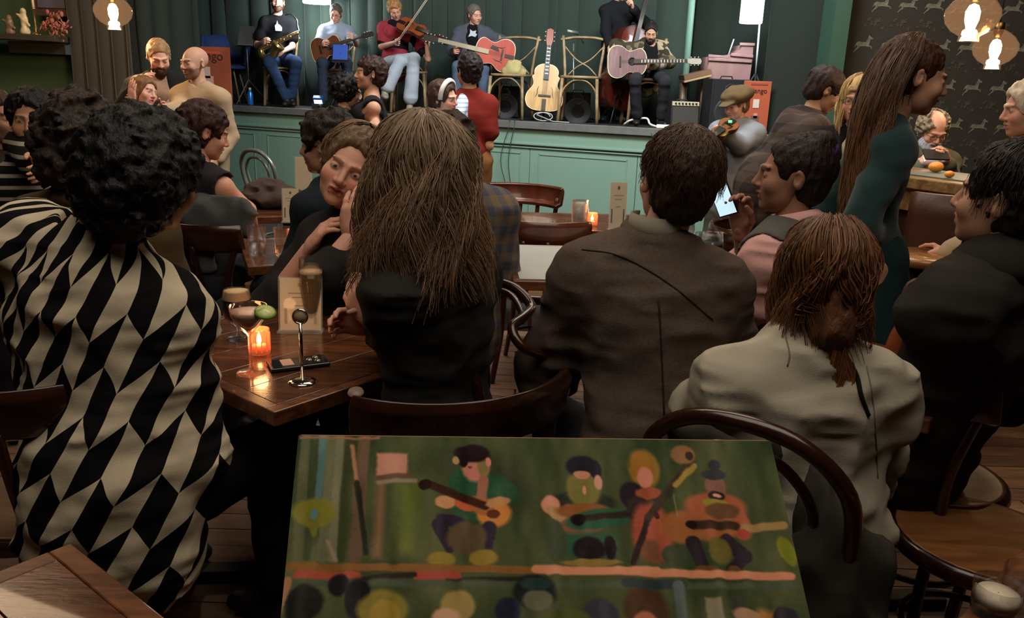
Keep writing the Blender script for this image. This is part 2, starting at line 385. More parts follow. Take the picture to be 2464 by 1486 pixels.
def hair_obj(M, c, s, st, parent, h, colr, seed):
    """st: top/side thickness, amp/fr of the locks, back/front extents, extra ellipsoids (canonical head space)"""
    t = st.get('t', .016); ts = st.get('ts', t); lo = -.17; ext = st.get('ex', [])
    m = st.get('lim', .22)
    f = Field((-m, -m, -st.get('low', .2)), (m, m, m), h / s if h / s > .0045 else .0045)
    f.ell((0, -.02, .034), (.073 + ts, .095 + t, .083 + t))
    if st.get('nape', True): f.ell((0, -.045, -.03), (.062 + ts * .6, .055 + ts, .06), k=.02)
    fc = st.get('face', 1.0)
    if fc: f.ell((0, .13, -.035), (.08 * fc, .118, .122 + st.get('fz', 0)), k=.014, op='s')
    if st.get('ears', True):
        for sd in (-1, 1): f.ell((sd * .087, .002, -.03), (.03, .032, .058), k=.006, op='s'); f.ell((sd * .07, .045, -.06), (.035, .045, .05), k=.008, op='s')
    f.ell((0, .03, -.16), (.1, .09, .1), k=.01, op='s') if st.get('nape', True) and not st.get('long') else None
    if st.get('bald'): f.ell((0, .035, .1), (.062, .1, .06), k=.01, op='s')
    for e in ext:
        if len(e) == 2: f.ell(e[0], e[1], k=.02)
        else: f.cone(e[0], e[1], e[2], e[3], k=.03)
    fr = st.get('fr', (38, 38, 14)); f.noise(st.get('amp', .006), fr, seed, ridge=st.get('ridge', True))
    if st.get('amp2'): f.noise(st['amp2'], np.asarray(fr) * 2.3, seed + 3)
    v, q = f.mesh()
    n = vnoise(v * np.asarray(fr) * 1.7 + seed) + .5
    cc = lin(colr) * (0.65 + .7 * n[:, None])
    if st.get('tip') is not None:
        w = np.clip((-.05 - v[:, 2]) / .12, 0, 1)[:, None]; cc = cc * (1 - w) + lin(st['tip']) * w * (0.65 + .7 * n[:, None])
    return qobj('hair', (v * s) @ M.T + c, q, mat('hair_vc', kind='vc', rough=.55, bump=.5, bs=150, stretch=(1, 1, .35), spec=.3), parent, col=cc), v
def strands(M, c, s, parent, cfg, colr, seed, tip=None, name='hair_strands'):
    """fine locks: each runs over the skull, then hangs; cfg: n, length, phi range (0 = back), flare, wave, r"""
    rng = np.random.default_rng(seed); n = cfg['n']; K = cfg.get('K', 14)
    ph = np.radians(rng.uniform(*cfg.get('phi', (-120, 120)), n)); th0 = rng.uniform(*cfg.get('th', (.02, .9)), n)
    ln = cfg['len'] * rng.uniform(.7, 1.05, n); R = np.array([.079, .1, .09]) + cfg.get('t', .02) * rng.uniform(.8, 1.25, n)[:, None]
    P = np.zeros((n, K, 3)); D = np.zeros((n, K)); step = ln / K; th = th0.copy(); drop = np.zeros(n); tie = cfg.get('tie')
    wv = cfg.get('wave', .006); cl = np.floor(ph * 6 + th0 * 2.5) * 3.7; w1 = np.mod(cl * 1.9, 6.3) + rng.normal(0, .13, n); w2 = np.mod(cl * 2.7, 6.3) + rng.normal(0, .2, n); fl = cfg.get('flare', .0)
    thr = math.pi * rng.uniform(*cfg.get('thr', (.36, .58)), n)
    for k in range(K):
        e = np.minimum(th, thr); x = np.sin(e) * np.sin(ph) * R[:, 0]; y = -np.sin(e) * np.cos(ph) * R[:, 1] - .02; z = np.cos(e) * R[:, 2] + .034
        a = w1 + k * cfg.get('wf', .9); am = wv * min(1, k / 5 * 14 / K); fd = fl * (np.sqrt(drop ** 2 + .0016) - .04)
        x = x + np.sin(a) * am + fd * np.sin(ph); y = y + np.cos(a * .8 + w2) * am - fd * np.cos(ph); D[:, k] = drop
        if tie is not None and k >= tie[1]:
            u = min(1, (k - tie[1]) / 3.0); tp = np.asarray(tie[0]); u2 = (k - tie[1]) / (K - tie[1])
            x = x * (1 - u) + (tp[0] + np.sin(ph) * .02 * (.4 + u2)) * u; y = y * (1 - u) + (tp[1] - .02 * u2 - .015 * np.cos(w1)) * u; z = z * (1 - u) + tp[2] * u; D[:, k] = drop * (1 - u) + np.maximum(0, u2) * ln * .75 * u
            x += np.sin(a) * am; 
        P[:, k] = np.stack([x, y, z], 1)
        hang = th >= thr; drop = np.where(hang, drop + step, drop); th = np.where(hang, th, th + step / .09)
    P = (P * s) @ M.T + c; P[:, :, 2] -= D * s
    if cfg.get('push') is not None: P += np.asarray(cfg['push']) * (1 - np.exp(-D / .12))[..., None]
    if cfg.get('grav'):   # hair hangs down in the world, not along the tilted head
        pass
    T = np.gradient(P, axis=1); T /= np.linalg.norm(T, axis=2)[..., None] + 1e-9; ref = rng.normal(size=(n, 1, 3)); X = np.cross(T, ref); X /= np.linalg.norm(X, axis=2)[..., None] + 1e-9; Y = np.cross(T, X)
    r = cfg.get('r', .0022) * np.linspace(1.1, .35, K)[None, :, None] * rng.uniform(.6, 1.3, (n, 1, 1))
    V3 = np.stack([P + r * (math.cos(a) * X + math.sin(a) * Y) for a in (0, 2.09, 4.19)], 2).reshape(-1, 3)
    i0 = (np.arange(n)[:, None] * K + np.arange(K - 1)[None]).ravel() * 3
    q = np.vstack([np.stack([i0 + a, i0 + b, i0 + 3 + b, i0 + 3 + a], 1) for a, b in ((0, 1), (1, 2), (2, 0))])
    br = (rng.uniform(.65, 1.4, n) * (.8 + .45 * np.mod(cl * .37, 1)))[:, None, None]; cc = np.tile(lin(colr), (n, K, 1)) * br
    if tip is not None: w = np.linspace(0, 1, K)[None, :, None] ** 1.3; cc = cc * (1 - w) + lin(tip) * br * w
    cc = np.repeat(cc.reshape(-1, 3), 3, 0)
    return qobj(name, V3, q, mat('hair_strand', kind='vc', rough=.42, spec=.4), parent, col=cc)

from mathutils.bvhtree import BVHTree
def seam(root, part, pts, r, m, name='seam', sub=5, flat=None):
    """a stitched line or print lying on the surface of a garment"""
    o = [c for c in root.children if c.name.split('.')[0] == part][0]; me = o.data; b = BASE[root.name]; n = len(me.vertices)
    co = np.zeros(n * 3, np.float32); me.vertices.foreach_get('co', co); co = co.reshape(-1, 3) + b
    t = BVHTree.FromPolygons(co.tolist(), [tuple(p.vertices) for p in me.polygons]); P = []
    px = catmull([(a, c, 0) for a, c in pts], sub)
    for a, c, _ in px:
        d = nrm(ray(a, c)); hit = t.ray_cast(Vector(CAM), Vector(d), 6)
        if hit[0] is not None: P.append(np.array(hit[0]) - d * r * .3)
    if len(P) > 2: g = Geo(); g.tube(P, r, 6); return g.obj(name, m, root)
def ik(S, W, L1, L2, pole):
    d = W - S; D = np.linalg.norm(d); L = L1 + L2
    if D > L * .995: k = D / (L * .995); L1 *= k; L2 *= k
    x = (D * D + L1 * L1 - L2 * L2) / (2 * D); h = math.sqrt(max(L1 * L1 - x * x, 1e-6)); e = nrm(d); p = pole - e * pole.dot(e)
    return S + e * x + nrm(p) * h

def person(label, head, Y, yaw, pose='stand', z0=0.0, U=None, hd=(0, 0, 0), hs=1.0, lean=(0, 0), arms=None, skin='fair', hair=None,
           haircol=(60, 42, 32), top=None, bottom=None, shoes=(35, 30, 28), w=1.0, female=False, h=.011, hh=.006, closed=False, beard=None,
           glasses=None, seat=.45, seed=1, sw=1.0, tilt=0, lip=None, legs=True, nshift=None, kneedir=None, knee=None, ankle=None, prints=None, cloth_h=None, base=None, name='person', twist=0):
    H = at(head[0], head[1], Y) if len(head) == 2 else np.asarray(head); B = rotz(yaw); rt, fw = B[:, 0], B[:, 1]
    hz = H[2] - z0
    if U is None: U = hz / 1.60 if pose == 'stand' else hz / 1.235
    BS = rotz(yaw + twist); srt = BS[:, 0] * math.cos(math.radians(tilt)) + UP * math.sin(math.radians(tilt)); sfw = BS[:, 1]
    M = B @ rot((0, 0, 1), -hd[0]) @ rot((1, 0, 0), hd[1]) @ rot((0, 1, 0), hd[2]); hsU = U * hs
    N = H - M[:, 2] * .105 * hsU - UP * .07 * U - M[:, 1] * .02 * U
    if nshift: N = N + rt * nshift[0] + fw * nshift[1] + UP * nshift[2]
    pz = z0 + (.95 * U if pose == 'stand' else seat + .1)
    P = A(H[0], H[1], 0) - fw * (lean[1] + .03) - rt * lean[0]; P[2] = pz
    sp = nrm(N - P); C = P + (N - P) * .72; W_ = P + (N - P) * .36
    Sl = N - srt * .158 * U * w * sw - UP * .07 * U; Sr = N + srt * .158 * U * w * sw - UP * .07 * U
    J = dict(H=H, N=N, P=P, C=C, W=W_, rt=srt, fw=sfw, U=U, M=M, Sl=Sl, Sr=Sr)
    Hl, Hr = P - rt * .09 * U, P + rt * .09 * U
    if pose == 'stand':
        J.update(Kl=Hl - UP * .44 * U + fw * .03 - rt * .01, Kr=Hr - UP * .44 * U + fw * .03 + rt * .01, Al=Hl * 0 + A(*Hl[:2], z0 + .08 * U) - rt * .02 + fw * .0, Ar=A(*Hr[:2], z0 + .08 * U) + rt * .02)
        if ankle: J['Al'] = J['Al'] + fw * ankle[0]; J['Ar'] = J['Ar'] + fw * ankle[1]
    else:
        kz = z0 + seat + .07; kd = kneedir or (0, 0)
        for sd, Hx, key, a in ((-1, Hl, 'Kl', kd[0]), (1, Hr, 'Kr', kd[1])):
            d = nrm(fw + rt * (sd * .16 + a)); k = Hx + d * .43 * U; k[2] = kz; J[key] = k
            f_ = k - fw * .02 + rt * sd * .01; f_[2] = z0 + .09; J['A' + key[1]] = f_
        if knee:
            for k_, v_ in knee.items(): J[k_] = N + U * (v_[0] * rt + v_[1] * fw + v_[2] * UP) if isinstance(v_, list) else at(v_[0], v_[1], Y + v_[2])
    J['Hl'], J['Hr'] = Hl, Hr
    arms = arms or {}
    for sd, k in ((-1, 'l'), (1, 'r')):
        S = J['S' + k]; w_ = arms.get('W' + k)
        if w_ is None:
            if pose == 'stand': Wp = S + rt * sd * .05 * U + fw * .04 * U - UP * .53 * U
            else: Wp = (J['H' + k] + J['K' + k]) / 2 + UP * .1 + fw * .08
        elif isinstance(w_, list): Wp = N + U * (w_[0] * rt + w_[1] * fw + w_[2] * UP)
        else: Wp = at(w_[0], w_[1], Y + w_[2])
        e_ = arms.get('E' + k); pole = -fw * .5 - UP * .8 + rt * sd * .5
        if e_ is None: E = ik(S, Wp, .29 * U, .25 * U, pole)
        elif isinstance(e_, list): E = ik(S, Wp, .29 * U, .25 * U, e_[0] * rt + e_[1] * fw + e_[2] * UP)
        else: E = at(e_[0], e_[1], Y + e_[2])
        J['W' + k], J['E' + k] = Wp, E
    b0 = np.array(base) if base is not None else A(P[0], P[1], z0)
    root = thing(name, b0, label, 'person'); nq = (sfw, .68)
    sk = lin(SKIN[skin] if isinstance(skin, str) else skin)
    lo = np.minimum.reduce([J[k] for k in J if k[0] in 'HNPKAESW' and k != 'W']) - .25; hi = np.maximum.reduce([J[k] for k in J if k[0] in 'HNPKAESW' and k != 'W']) + .25
    lo[2] = max(lo[2], z0 - .02)
    def torso(f, e, neck=True, hem=0, wd=1.0):
        ww = w * U * wd
        f.cone(P + UP * .02, W_, .15 * ww + e, .125 * ww + e, .05, nq); f.cone(W_, C, .125 * ww + e, .15 * ww + e, .05, nq)
        f.cone(C, N - UP * .07, .15 * ww + e, .09 * ww + e, .05, nq); f.cone(Sl, Sr, .052 * U + e, .052 * U + e, .05)
        for S in (Sl, Sr): f.cone(N + UP * .012 * U, S + UP * .005, .045 * U + e * .6, .045 * U + e, .05)
        if female:
            for sd in (-1, 1): f.ell(C + sfw * .085 * U + srt * sd * .07 * U + UP * .02, np.full(3, .062 * U + e), .04)
        if hem: f.cone(P + UP * .05, P - UP * hem, .15 * ww + e, .155 * ww + e * 1.3, .05, nq)
    hv, hq, mk = headmesh(hh)
    # body
    f = Field(lo, hi, h); torso(f, -.012); f.cone(N - UP * .02, H - M[:, 2] * .05 * hsU - M[:, 1] * .015, .054 * U, .05 * hsU, .03)
    for k in 'lr':
        f.cone(J['S' + k], J['E' + k], .047 * U, .036 * U, .03); f.cone(J['E' + k], J['W' + k], .037 * U, .024 * U, .02)
    if legs:
        for k in 'lr': f.cone(J['H' + k], J['K' + k], .082 * U, .052 * U, .04); f.cone(J['K' + k], J['A' + k], .052 * U, .034 * U, .03)
    v, q = f.mesh(); cols = np.tile(sk, (len(v), 1)); vs = [v]; qs = [q]; cs = [cols]; nn = len(v)
    c = np.tile(sk, (len(hv), 1)); c[mk['cheek']] *= A(1.05, .88, .85); c[mk['lip']] = lin(lip) if lip is not None else sk * A(.85, .55, .55)
    hc = lin(haircol); c[mk['lid']] = sk * .66
    if not closed: c[mk['eye']] = A(.38, .35, .33); c[mk['iris']] = A(.02, .015, .01)
    else: c[mk['iris']] = sk * .45
    c[mk['brow']] = hc * .45 + sk * .35
    if beard == 'stubble': c[mk['beard']] = sk * .45 + hc * .45
    vs.append((hv * hsU) @ M.T + H); qs.append(hq + nn); cs.append(c); nn += len(hv)
    for k, sd in (('l', 1), ('r', -1)):
        cu = arms.get('C' + k, .5); hm, hq2 = handmesh(cu, .0055 if hh > .005 else .004); hm = hm * A(sd, 1, 1) * 1.02 * U
        if sd < 0: hq2 = hq2[:, ::-1]
        fd = arms.get('D' + k); fd = nrm(J['W' + k] - J['E' + k]) if fd is None else nrm(fd[0] * rt + fd[1] * fw + fd[2] * UP)
        pn = arms.get('P' + k); pn = rt * sd if pn is None else (pn[0] * rt + pn[1] * fw + pn[2] * UP)
        if abs(nrm(pn).dot(fd)) > .95: pn = pn + fw * .5
        z = -nrm(pn - fd * pn.dot(fd)); x = np.cross(fd, z)
        vs.append(hm @ np.array([x, fd, z]) + J['W' + k]); qs.append(hq2 + nn); cs.append(np.tile(sk, (len(hm), 1))); nn += len(hm)
    qobj('body', np.vstack(vs), np.vstack(qs), mat('skin', kind='vc', rough=.55, var=.08, vs=25, spec=.35), root, col=np.vstack(cs))
    ch = cloth_h or h
    if top:
        ms = top['m']; e = top.get('e', .012); f = Field(lo, hi, ch); torso(f, e, hem=top.get('hem', .06), wd=top.get('wd', 1.0)); sl = top.get('s', 'l')
        for k in 'lr':
            S, E, W2 = J['S' + k], J['E' + k], J['W' + k]
            if sl == 'l': f.cone(S, E, .052 * U + e, .04 * U + e * 1.2, .04); f.cone(E, E + (W2 - E) * top.get('cuff', .93), .04 * U + e * 1.2, .03 * U + e, .02)
            elif sl == 's': f.cone(S, S + (E - S) * top.get('sl', .62), .052 * U + e, .052 * U + e * 1.5, .04)
            elif sl == 'h': f.cone(S, E, .052 * U + e, .045 * U + e * 1.2, .04)
            if sl in 'sh' or sl == 'n':
                a, b = (S + (E - S) * (.66 if sl == 's' else 1.0), S + (E - S) * 1.2) if sl != 'n' else (S + rt * 0, E)
                if sl == 'n': f.cone(S + nrm(E - S) * .03, E, .065 * U, .06 * U, .01, op='s'); sx = -1 if k == 'l' else 1; f.ell(S + srt * sx * .05, (.07 * U,) * 3, .01, op='s')
        # neck opening
        no = top.get('open', .058); f.cone(N + UP * .005 * U + sfw * top.get('v', .01), N + UP * .2, no * U, no * U * 1.1, .01, op='s')
        if top.get('vneck'): f.cone(N + UP * .02 + sfw * .06 * U, N - UP * top['vneck'] * U + sfw * .17 * U, .06 * U, .015, .01, op='s')
        f.noise(top.get('fold', .006), (7, 7, 13), seed, ridge=True); f.noise(top.get('fold', .006) * .5, (18, 18, 28), seed + 5)
        if h < .008: f.noise(.0045, (11, 11, 34), seed + 11, ridge=True)
        v, q = f.mesh(); vec = None
        if top.get('uvw'):
            d = v - N; uu = d @ BS[:, 0]; dd = d @ sfw; ang = np.arctan2(uu, -dd + .05); vec = np.stack([ang * .24 + uu * .25, d[:, 2], d[:, 0] * 0], 1)
        qobj(top.get('name', 'shirt'), v, q, ms, root, vec=vec)
        if top.get('collar'):
            g = Geo(); cc = top['collar']; rr = .068 * U
            P_ = [N + UP * (cc.get('z', .03) * U + .02 * math.cos(a) * -1) + srt * math.sin(a) * rr + sfw * math.cos(a) * rr * 1.05 for a in np.linspace(0, 2 * math.pi, 17)]
            g.tube(P_, cc.get('r', .014) * U, 8, closed=True, flat=cc.get('f', 1.6)); g.obj('collar', cc.get('m', ms), root)
    for i, ex in enumerate(top.get('layers', []) if top else []):
        e = ex['e']; f = Field(lo, hi, ch); torso(f, e, hem=ex.get('hem', .06), wd=ex.get('wd', 1.0)); s_ = ex.get('s', 'l')
        for k in 'lr':
            S, E, W2 = J['S' + k], J['E' + k], J['W' + k]
            if s_ == 'l': f.cone(S, E, .055 * U + e, .042 * U + e * 1.2, .04); f.cone(E, E + (W2 - E) * ex.get('cuff', .9), .042 * U + e * 1.2, .034 * U + e, .02)
            elif s_ == 'n': sx = -1 if k == 'l' else 1; f.ell(S + srt * sx * .06, (.095 * U,) * 3, .01, op='s')
        gap = ex.get('gap', .05); f.cone(N + UP * .12 + sfw * .12 * U, N - UP * .3 * U + sfw * .2 * U, .09 * U, gap, .02, op='s')
        if ex.get('long'): f.cone(N - UP * .3 * U + sfw * .2 * U, P - UP * .3 + sfw * .2 * U, gap, gap * 1.2, .02, op='s')
        f.cone(N + UP * .01, N + UP * .2, .065 * U, .08 * U, .01, op='s')
        f.noise(.007, (7, 7, 13), seed + 9, ridge=True); v, q = f.mesh(); qobj(ex.get('name', 'jacket'), v, q, ex['m'], root)
        if ex.get('collar'):
            g = Geo(); rr = .078 * U; g.tube([N + UP * (.03 * U - .02 * math.cos(a)) + srt * math.sin(a) * rr + sfw * math.cos(a) * rr for a in np.linspace(.5, 2 * math.pi - .5, 15)], .02 * U, 8, flat=1.7); g.obj('collar', ex['m'], root)
    if bottom and legs:
        e = bottom.get('e', .012); f = Field(lo, hi, ch * 1.1)
        f.cone(P + UP * .03, P - UP * .0, .145 * U * w + e, .14 * U * w + e, .04, nq)
        if bottom.get('skirt'): f.cone(P, P - UP * bottom['skirt'], .15 * U + e, .24 * U, .04)
        else:
            for k in 'lr':
                a = J['K' + k] + (J['A' + k] - J['K' + k]) * bottom.get('l', .93)
                f.cone(J['H' + k], J['K' + k], .084 * U + e, .058 * U + e, .03); f.cone(J['K' + k], a, .058 * U + e, bottom.get('cuff', .045) * U + e, .03)
        f.noise(.006, (7, 7, 14), seed + 2, ridge=True); v, q = f.mesh(); qobj(bottom.get('name', 'trousers'), v, q, bottom['m'], root)
    if legs and shoes is not None:
        for k, sd in (('l', -1), ('r', 1)):
            a = J['A' + k]; fd = nrm(fw + rt * sd * .15); g = Field(a - .3, a + .3, .009); b = A(a[0], a[1], z0 + .035) if abs(a[2] - z0) < .14 else a - UP * .05
            g.cone(b - fd * .05 * U, b + fd * .14 * U, .037 * U, .034 * U, .03, (UP, .8)); g.cone(a, b, .042 * U, .045 * U, .03)
            v, q = g.mesh(); v[:, 2] = np.maximum(v[:, 2], z0 + .002) if abs(a[2] - z0) < .14 else v[:, 2]; qobj('shoe', v, q, mat('shoe_%d' % shoes[0], shoes, .5), root)
    if hair is not None:
        if hair: hair_obj(M, H, hsU, hair, root, hh if hh < .006 else .007, haircol, seed)
        for i, sc in enumerate((hair or {}).get('strands', [])): strands(M, H, hsU, root, sc, sc.get('c', haircol), seed + i, sc.get('tip'))
    if beard and beard != 'stubble':
        f = Field((-.1, -.02, -.17), (.1, .14, .02), .006); bt = beard.get('t', .008)
        f.ell((0, .03, -.07), (.052 + bt, .055 + bt, .045 + bt)); f.ell((0, .066, -.1), (.03 + bt, .025 + bt, .03 + bt * 1.5), k=.03)
        f.ell((0, .095, -.062), (.02, .04, .008), k=.006, op='s'); f.ell((0, .1, -.02), (.06, .06, .024), k=.01, op='s'); f.ell((0, -.02, -.04), (.2, .045, .2), k=.01, op='s')
        f.ell((0, .094, -.047), (.026, .01, .005), k=.006); f.noise(.005, (60, 60, 40), seed, ridge=True)
        v, q = f.mesh(); qobj('beard', (v * hsU) @ M.T + H, q, mat('hair_vc'), root, col=np.tile(lin(beard.get('c', haircol)), (len(v), 1)) * (.8 + .5 * vnoise(v * 80)[:, None]))
    if glasses:
        g = Geo()
        for sd in (-1, 1):
            g.tube([A(sd * .032 + .023 * math.cos(a), .1, .0 + .017 * math.sin(a)) for a in np.linspace(0, 2 * math.pi, 15)], .0016, 5, closed=True)
            g.tube([A(sd * .055, .1, .006), A(sd * .075, .06, .006), A(sd * .08, -.01, .006)], .0016, 5)
        g.tube([A(-.01, .1, .004), A(0, .103, .007), A(.01, .1, .004)], .0016, 5)
        g.v = [(x * hsU) @ M.T + H for x in g.v]; g.obj('glasses', mat('glasses_frame', glasses, .4), root)
    return root, J
# ------------------------------------------------------------------ the room
ZS = 1.12
SA, SB = on(545, 252, ZS), on(1900, 327, ZS)
se = nrm(SB - SA); sn = A(se[1], -se[0], 0)           # along the stage edge, and out towards the room
def st(px, back=0.0, z=0.0):                           # a point on the stage that stands `back` metres behind the edge at pixel column px
    d = ray(px, 290); d2 = nrm(A(d[0], d[1], 0)); q = SA - CAM; q[2] = 0
    t = q.dot(sn) / d2.dot(sn); p = CAM + d2 * (t + back); return A(p[0], p[1], ZS + z)
def stY(px, back=0.0): return st(px, back)[1]
def struct(o): o['kind'] = 'structure'; return o
M_green = mat('paint_sage_green', (126, 158, 141), .55, var=.05, vs=2, bump=.05, bs=30)
M_greenwall = mat('paint_dark_olive_green', (74, 94, 66), .6, var=.06, vs=2, bump=.05)
M_greendark = mat('paint_bottle_green', (48, 78, 62), .6, var=.05, vs=2)
M_black = mat('paint_black', (16, 16, 16), .6); M_floor = mat('floor_under', (30, 20, 14), .8)
g = Geo(); g.box((0, 5, -.03), (14, 14, .05)); floor_ = struct(g.obj('floor', M_floor))
rng = np.random.default_rng(4); mw = [mat('floor_oak_%d' % i, c, .5, kind='wood', col2=d, vs=3, stretch=(1, 6, 6)) for i, (c, d) in enumerate((((128, 92, 66), (96, 66, 46)), ((112, 80, 58), (86, 58, 42)), ((138, 102, 74), (104, 74, 52))))]
pl = []
for i in range(3):
    g = Geo(); g.box((0, 0, 0), (1.19, .096, .02)); o = g.obj('plank', mw[i], floor_); pl.append(o.data); bpy.data.objects.remove(o)
k = 0
for j in range(42):
    for i in range(7):
        x = -3.4 + 1.2 * i + .43 * (j % 3); y = .7 + j * .1
        o = bpy.data.objects.new('plank', pl[rng.integers(3)]); COL.objects.link(o); o.parent = floor_; o.location = (x, y, -.006 + rng.uniform(-.0008, .0008)); BASE[o.name] = np.zeros(3)
g = Geo(); g.box((0, 5, 4.6), (14, 14, .1)); struct(g.obj('ceiling', mat('ceiling_dark', (30, 30, 28), .9)))
g = Geo(); g.box((0, -1.6, 2.3), (14, .1, 4.6)); struct(g.obj('wall_back', M_black))
g = Geo(); g.box((-6.6, 5, 2.3), (.1, 14, 4.6)); struct(g.obj('wall_side', M_greenwall))
# left wall (frontal) and its curtain
pL = at(185, 100, 7.6)
g = Geo(); g.box((pL[0] - 2.5, 7.7, 2.3), (5.0, .12, 4.6)); struct(g.obj('wall_left', M_greenwall))
g = Geo(); g.box((pL[0] - 2.5, 7.63, .08), (5.0, .02, .16)); struct(g.obj('baseboard_left', M_greendark))
def curtain(p0, p1, z0, z1, w, depth, m, label, name='curtain', flat=.45, group=None, seed=0, box=False):
    r = np.random.default_rng(seed); p0 = np.asarray(p0[:2]); p1 = np.asarray(p1[:2]); L = np.linalg.norm(p1 - p0); e = (p1 - p0) / L; n = A(e[1], -e[0])
    N_ = int(L / w * 14) + 2; s = np.linspace(0, L, N_); rows = []
    ph = np.cumsum(1 + .35 * np.sin(s * 3.1 + seed)) / N_ * (L / w)
    for z in np.linspace(z1, z0, 6):
        a = ph * math.pi + .25 * math.sin(z * 2); d = depth * np.abs(np.sin(a)) ** flat * (1 + .1 * math.sin(z * 3))
        rows.append(np.stack([p0[0] + e[0] * s + n[0] * d, p0[1] + e[1] * s + n[1] * d, np.full(N_, z)], 1))
    ORG[0] = A(p0[0], p0[1], z0); g = Geo(); g.sheet(np.array(rows), .012); o = g.obj(name, m); ORG[0] = np.zeros(3)
    return tag(o, label, 'curtain', group)
M_cl = mat('velvet_dark_olive', (50, 44, 30), .95, var=.15, vs=5, sheen=.3); M_cs = mat('velvet_forest_green', (46, 61, 52), .85, var=.08, vs=4, sheen=.2)
M_ck = mat('velvet_black_green', (30, 38, 30), .95)
curtain(at(178, 100, 7.5), at(325, 100, 7.5), .02, 4.5, .16, .1, M_cl, 'brown-olive curtain beside the green wall, behind the left hanging bulb', seed=1)
curtain(at(325, 100, 7.7), at(470, 100, 8.2), .02, 4.5, .2, .1, M_ck, 'dark green curtain behind the bearded man, at the left end of the stage', seed=2)
# stage
g = Geo(); E0, E1 = SA - se * 1.3, SB + se * .02; mid = (E0 + E1) / 2; Ls = np.linalg.norm(E1 - E0)
RS = np.array([se, -sn, UP]).T
stage = thing('stage', A(mid[0], mid[1], 0), 'raised stage with panelled sage green front and grey edge, under the band', 'stage')
g = Geo(); g.box(mid - sn * 1.22 + UP * -.06, (Ls, 2.4, .1), RS); g.obj('deck', mat('stage_deck', (58, 56, 54), .6, var=.2), stage)
g = Geo(); g.box(mid - UP * .035 + sn * .01, (Ls, .05, .075), RS); g.obj('edge_board', mat('stage_edge_grey', (104, 104, 100), .6, var=.3, vs=9), stage, bevel=.006)
g = Geo(); g.box(mid - UP * (.075 + .075) - sn * .03, (Ls, .04, .15), RS); g.obj('fascia', M_green, stage)
for z, t in ((-.225, .022), (-.262, .012)):
    g = Geo(); g.box(mid + UP * z - sn * .005, (Ls, t * 1.2, t), RS); g.obj('moulding', M_green, stage, bevel=.003)
seams = [(-1.3), .5, 1.7, 2.9, 4.05, 5.2, 6.35, 7.9]; tot = np.linalg.norm(SB - SA)
for a, b in zip(seams[:-1], seams[1:]):
    g = Geo(); c = SA + se * (a + b) / 2 - sn * .03; c[2] = .44; g.box(c, (b - a - .006, .03, .82), RS); o = g.obj('panel', M_green, stage, bevel=.002)
    for x0, x1, zz0, zz1 in ((a + .1, b - .1, .79, .8), (a + .1, a + .11, .1, .8), (b - .11, b - .1, .1, .8)):
        g = Geo(); c = SA + se * (x0 + x1) / 2 - sn * .012; c[2] = (zz0 + zz1) / 2; g.box(c, (x1 - x0, .008, zz1 - zz0), RS); g.obj('bead', M_green, stage)
g = Geo(); c = mid.copy(); c[2] = .03; g.box(c - sn * .01, (Ls, .04, .06), RS); g.obj('plinth', M_greendark, stage)
# drapes behind the band
cols = [430, 560, 690, 850, 1010, 1170, 1330, 1480, 1640]; names = ['in shadow behind the blue chair', 'behind the saxophone player', 'brightly lit behind the blue-shirted guitarist', 'behind the fiddler', 'behind the red guitar', 'behind the two empty chairs', 'behind the double bass player', 'behind the camouflage-shirted guitarist']
for i in range(8):
    curtain(st(cols[i], 1.5), st(cols[i + 1] + 6, 1.5), ZS - .01, 4.5, .27, .11, M_cs, 'deep green pleated stage drape ' + names[i], 'stage_curtain', flat=.22 if i > 3 else .6, seed=i + 3, group='drapes behind the band')
ORG[0] = st(1640, 1.2); g = Geo(); g.tube([st(1640, .95), st(1640, .95, 2.6)], .035, 10); tag(g.obj('pole', mat('pole_green', (120, 158, 140), .5)), 'pale green vertical pole to the right of the camouflage-shirted guitarist', 'pole'); ORG[0] = np.zeros(3)
curtain(st(1650, 1.6), st(1855, 1.6), ZS - .01, 4.5, .5, .06, M_ck, 'almost black drape behind the piano and the standing lamp', 'stage_curtain', seed=20)
curtain(at(1850, 100, 7.9), at(2010, 100, 7.6), .02, 4.5, .5, .06, M_ck, 'almost black curtain between the stage and the green pillar', seed=21)
# right wall, pillar, wallpaper
pc = at(1972, 100, 7.3); pr = at(2052, 0, 7.3)
g = Geo(); g.box(((pc[0] + pr[0]) / 2 + .04, 7.42, 2.3), (pr[0] - pc[0] - .1, .3, 4.6)); struct(g.obj('trim_1', M_greendark))
g = Geo(); g.box((pr[0] + 2.4, 7.5, 2.3), (5.0, .12, 4.6)); wr = struct(g.obj('wall_right', mat('wallpaper_brown_black', (46, 41, 33), .8, var=.25, vs=14)))
g = Geo(); g.box((6.2, 4, 2.3), (.1, 12, 4.6)); struct(g.obj('wall_far_right', M_black))
horse = A((-.5, -.05), (-.42, .1), (-.3, .16), (-.1, .12), (.12, .13), (.2, .3), (.26, .5), (.33, .42), (.5, .36), (.48, .27), (.36, .27), (.33, .1), (.3, 0), (.5, -.1), (.52, -.22), (.46, -.2), (.42, -.12), (.22, -.1), (.02, -.08), (-.2, -.1), (-.28, -.2), (-.42, -.3), (-.52, -.42), (-.56, -.38), (-.46, -.26), (-.36, -.14), (-.4, -.02), (-.55, -.18))
mh = mat('wallpaper_print_cream', (106, 101, 84), .85, var=.9, vs=40)
g = Geo(); g.prism(horse * .15, (0, 0, 0), (1, 0, 0), (0, 0, 1), .001); ho = g.obj('printed_horse', mh, wr); hm_ = ho.data; bpy.data.objects.remove(ho)
gs = Geo(); rg = np.random.default_rng(3); sprig = []
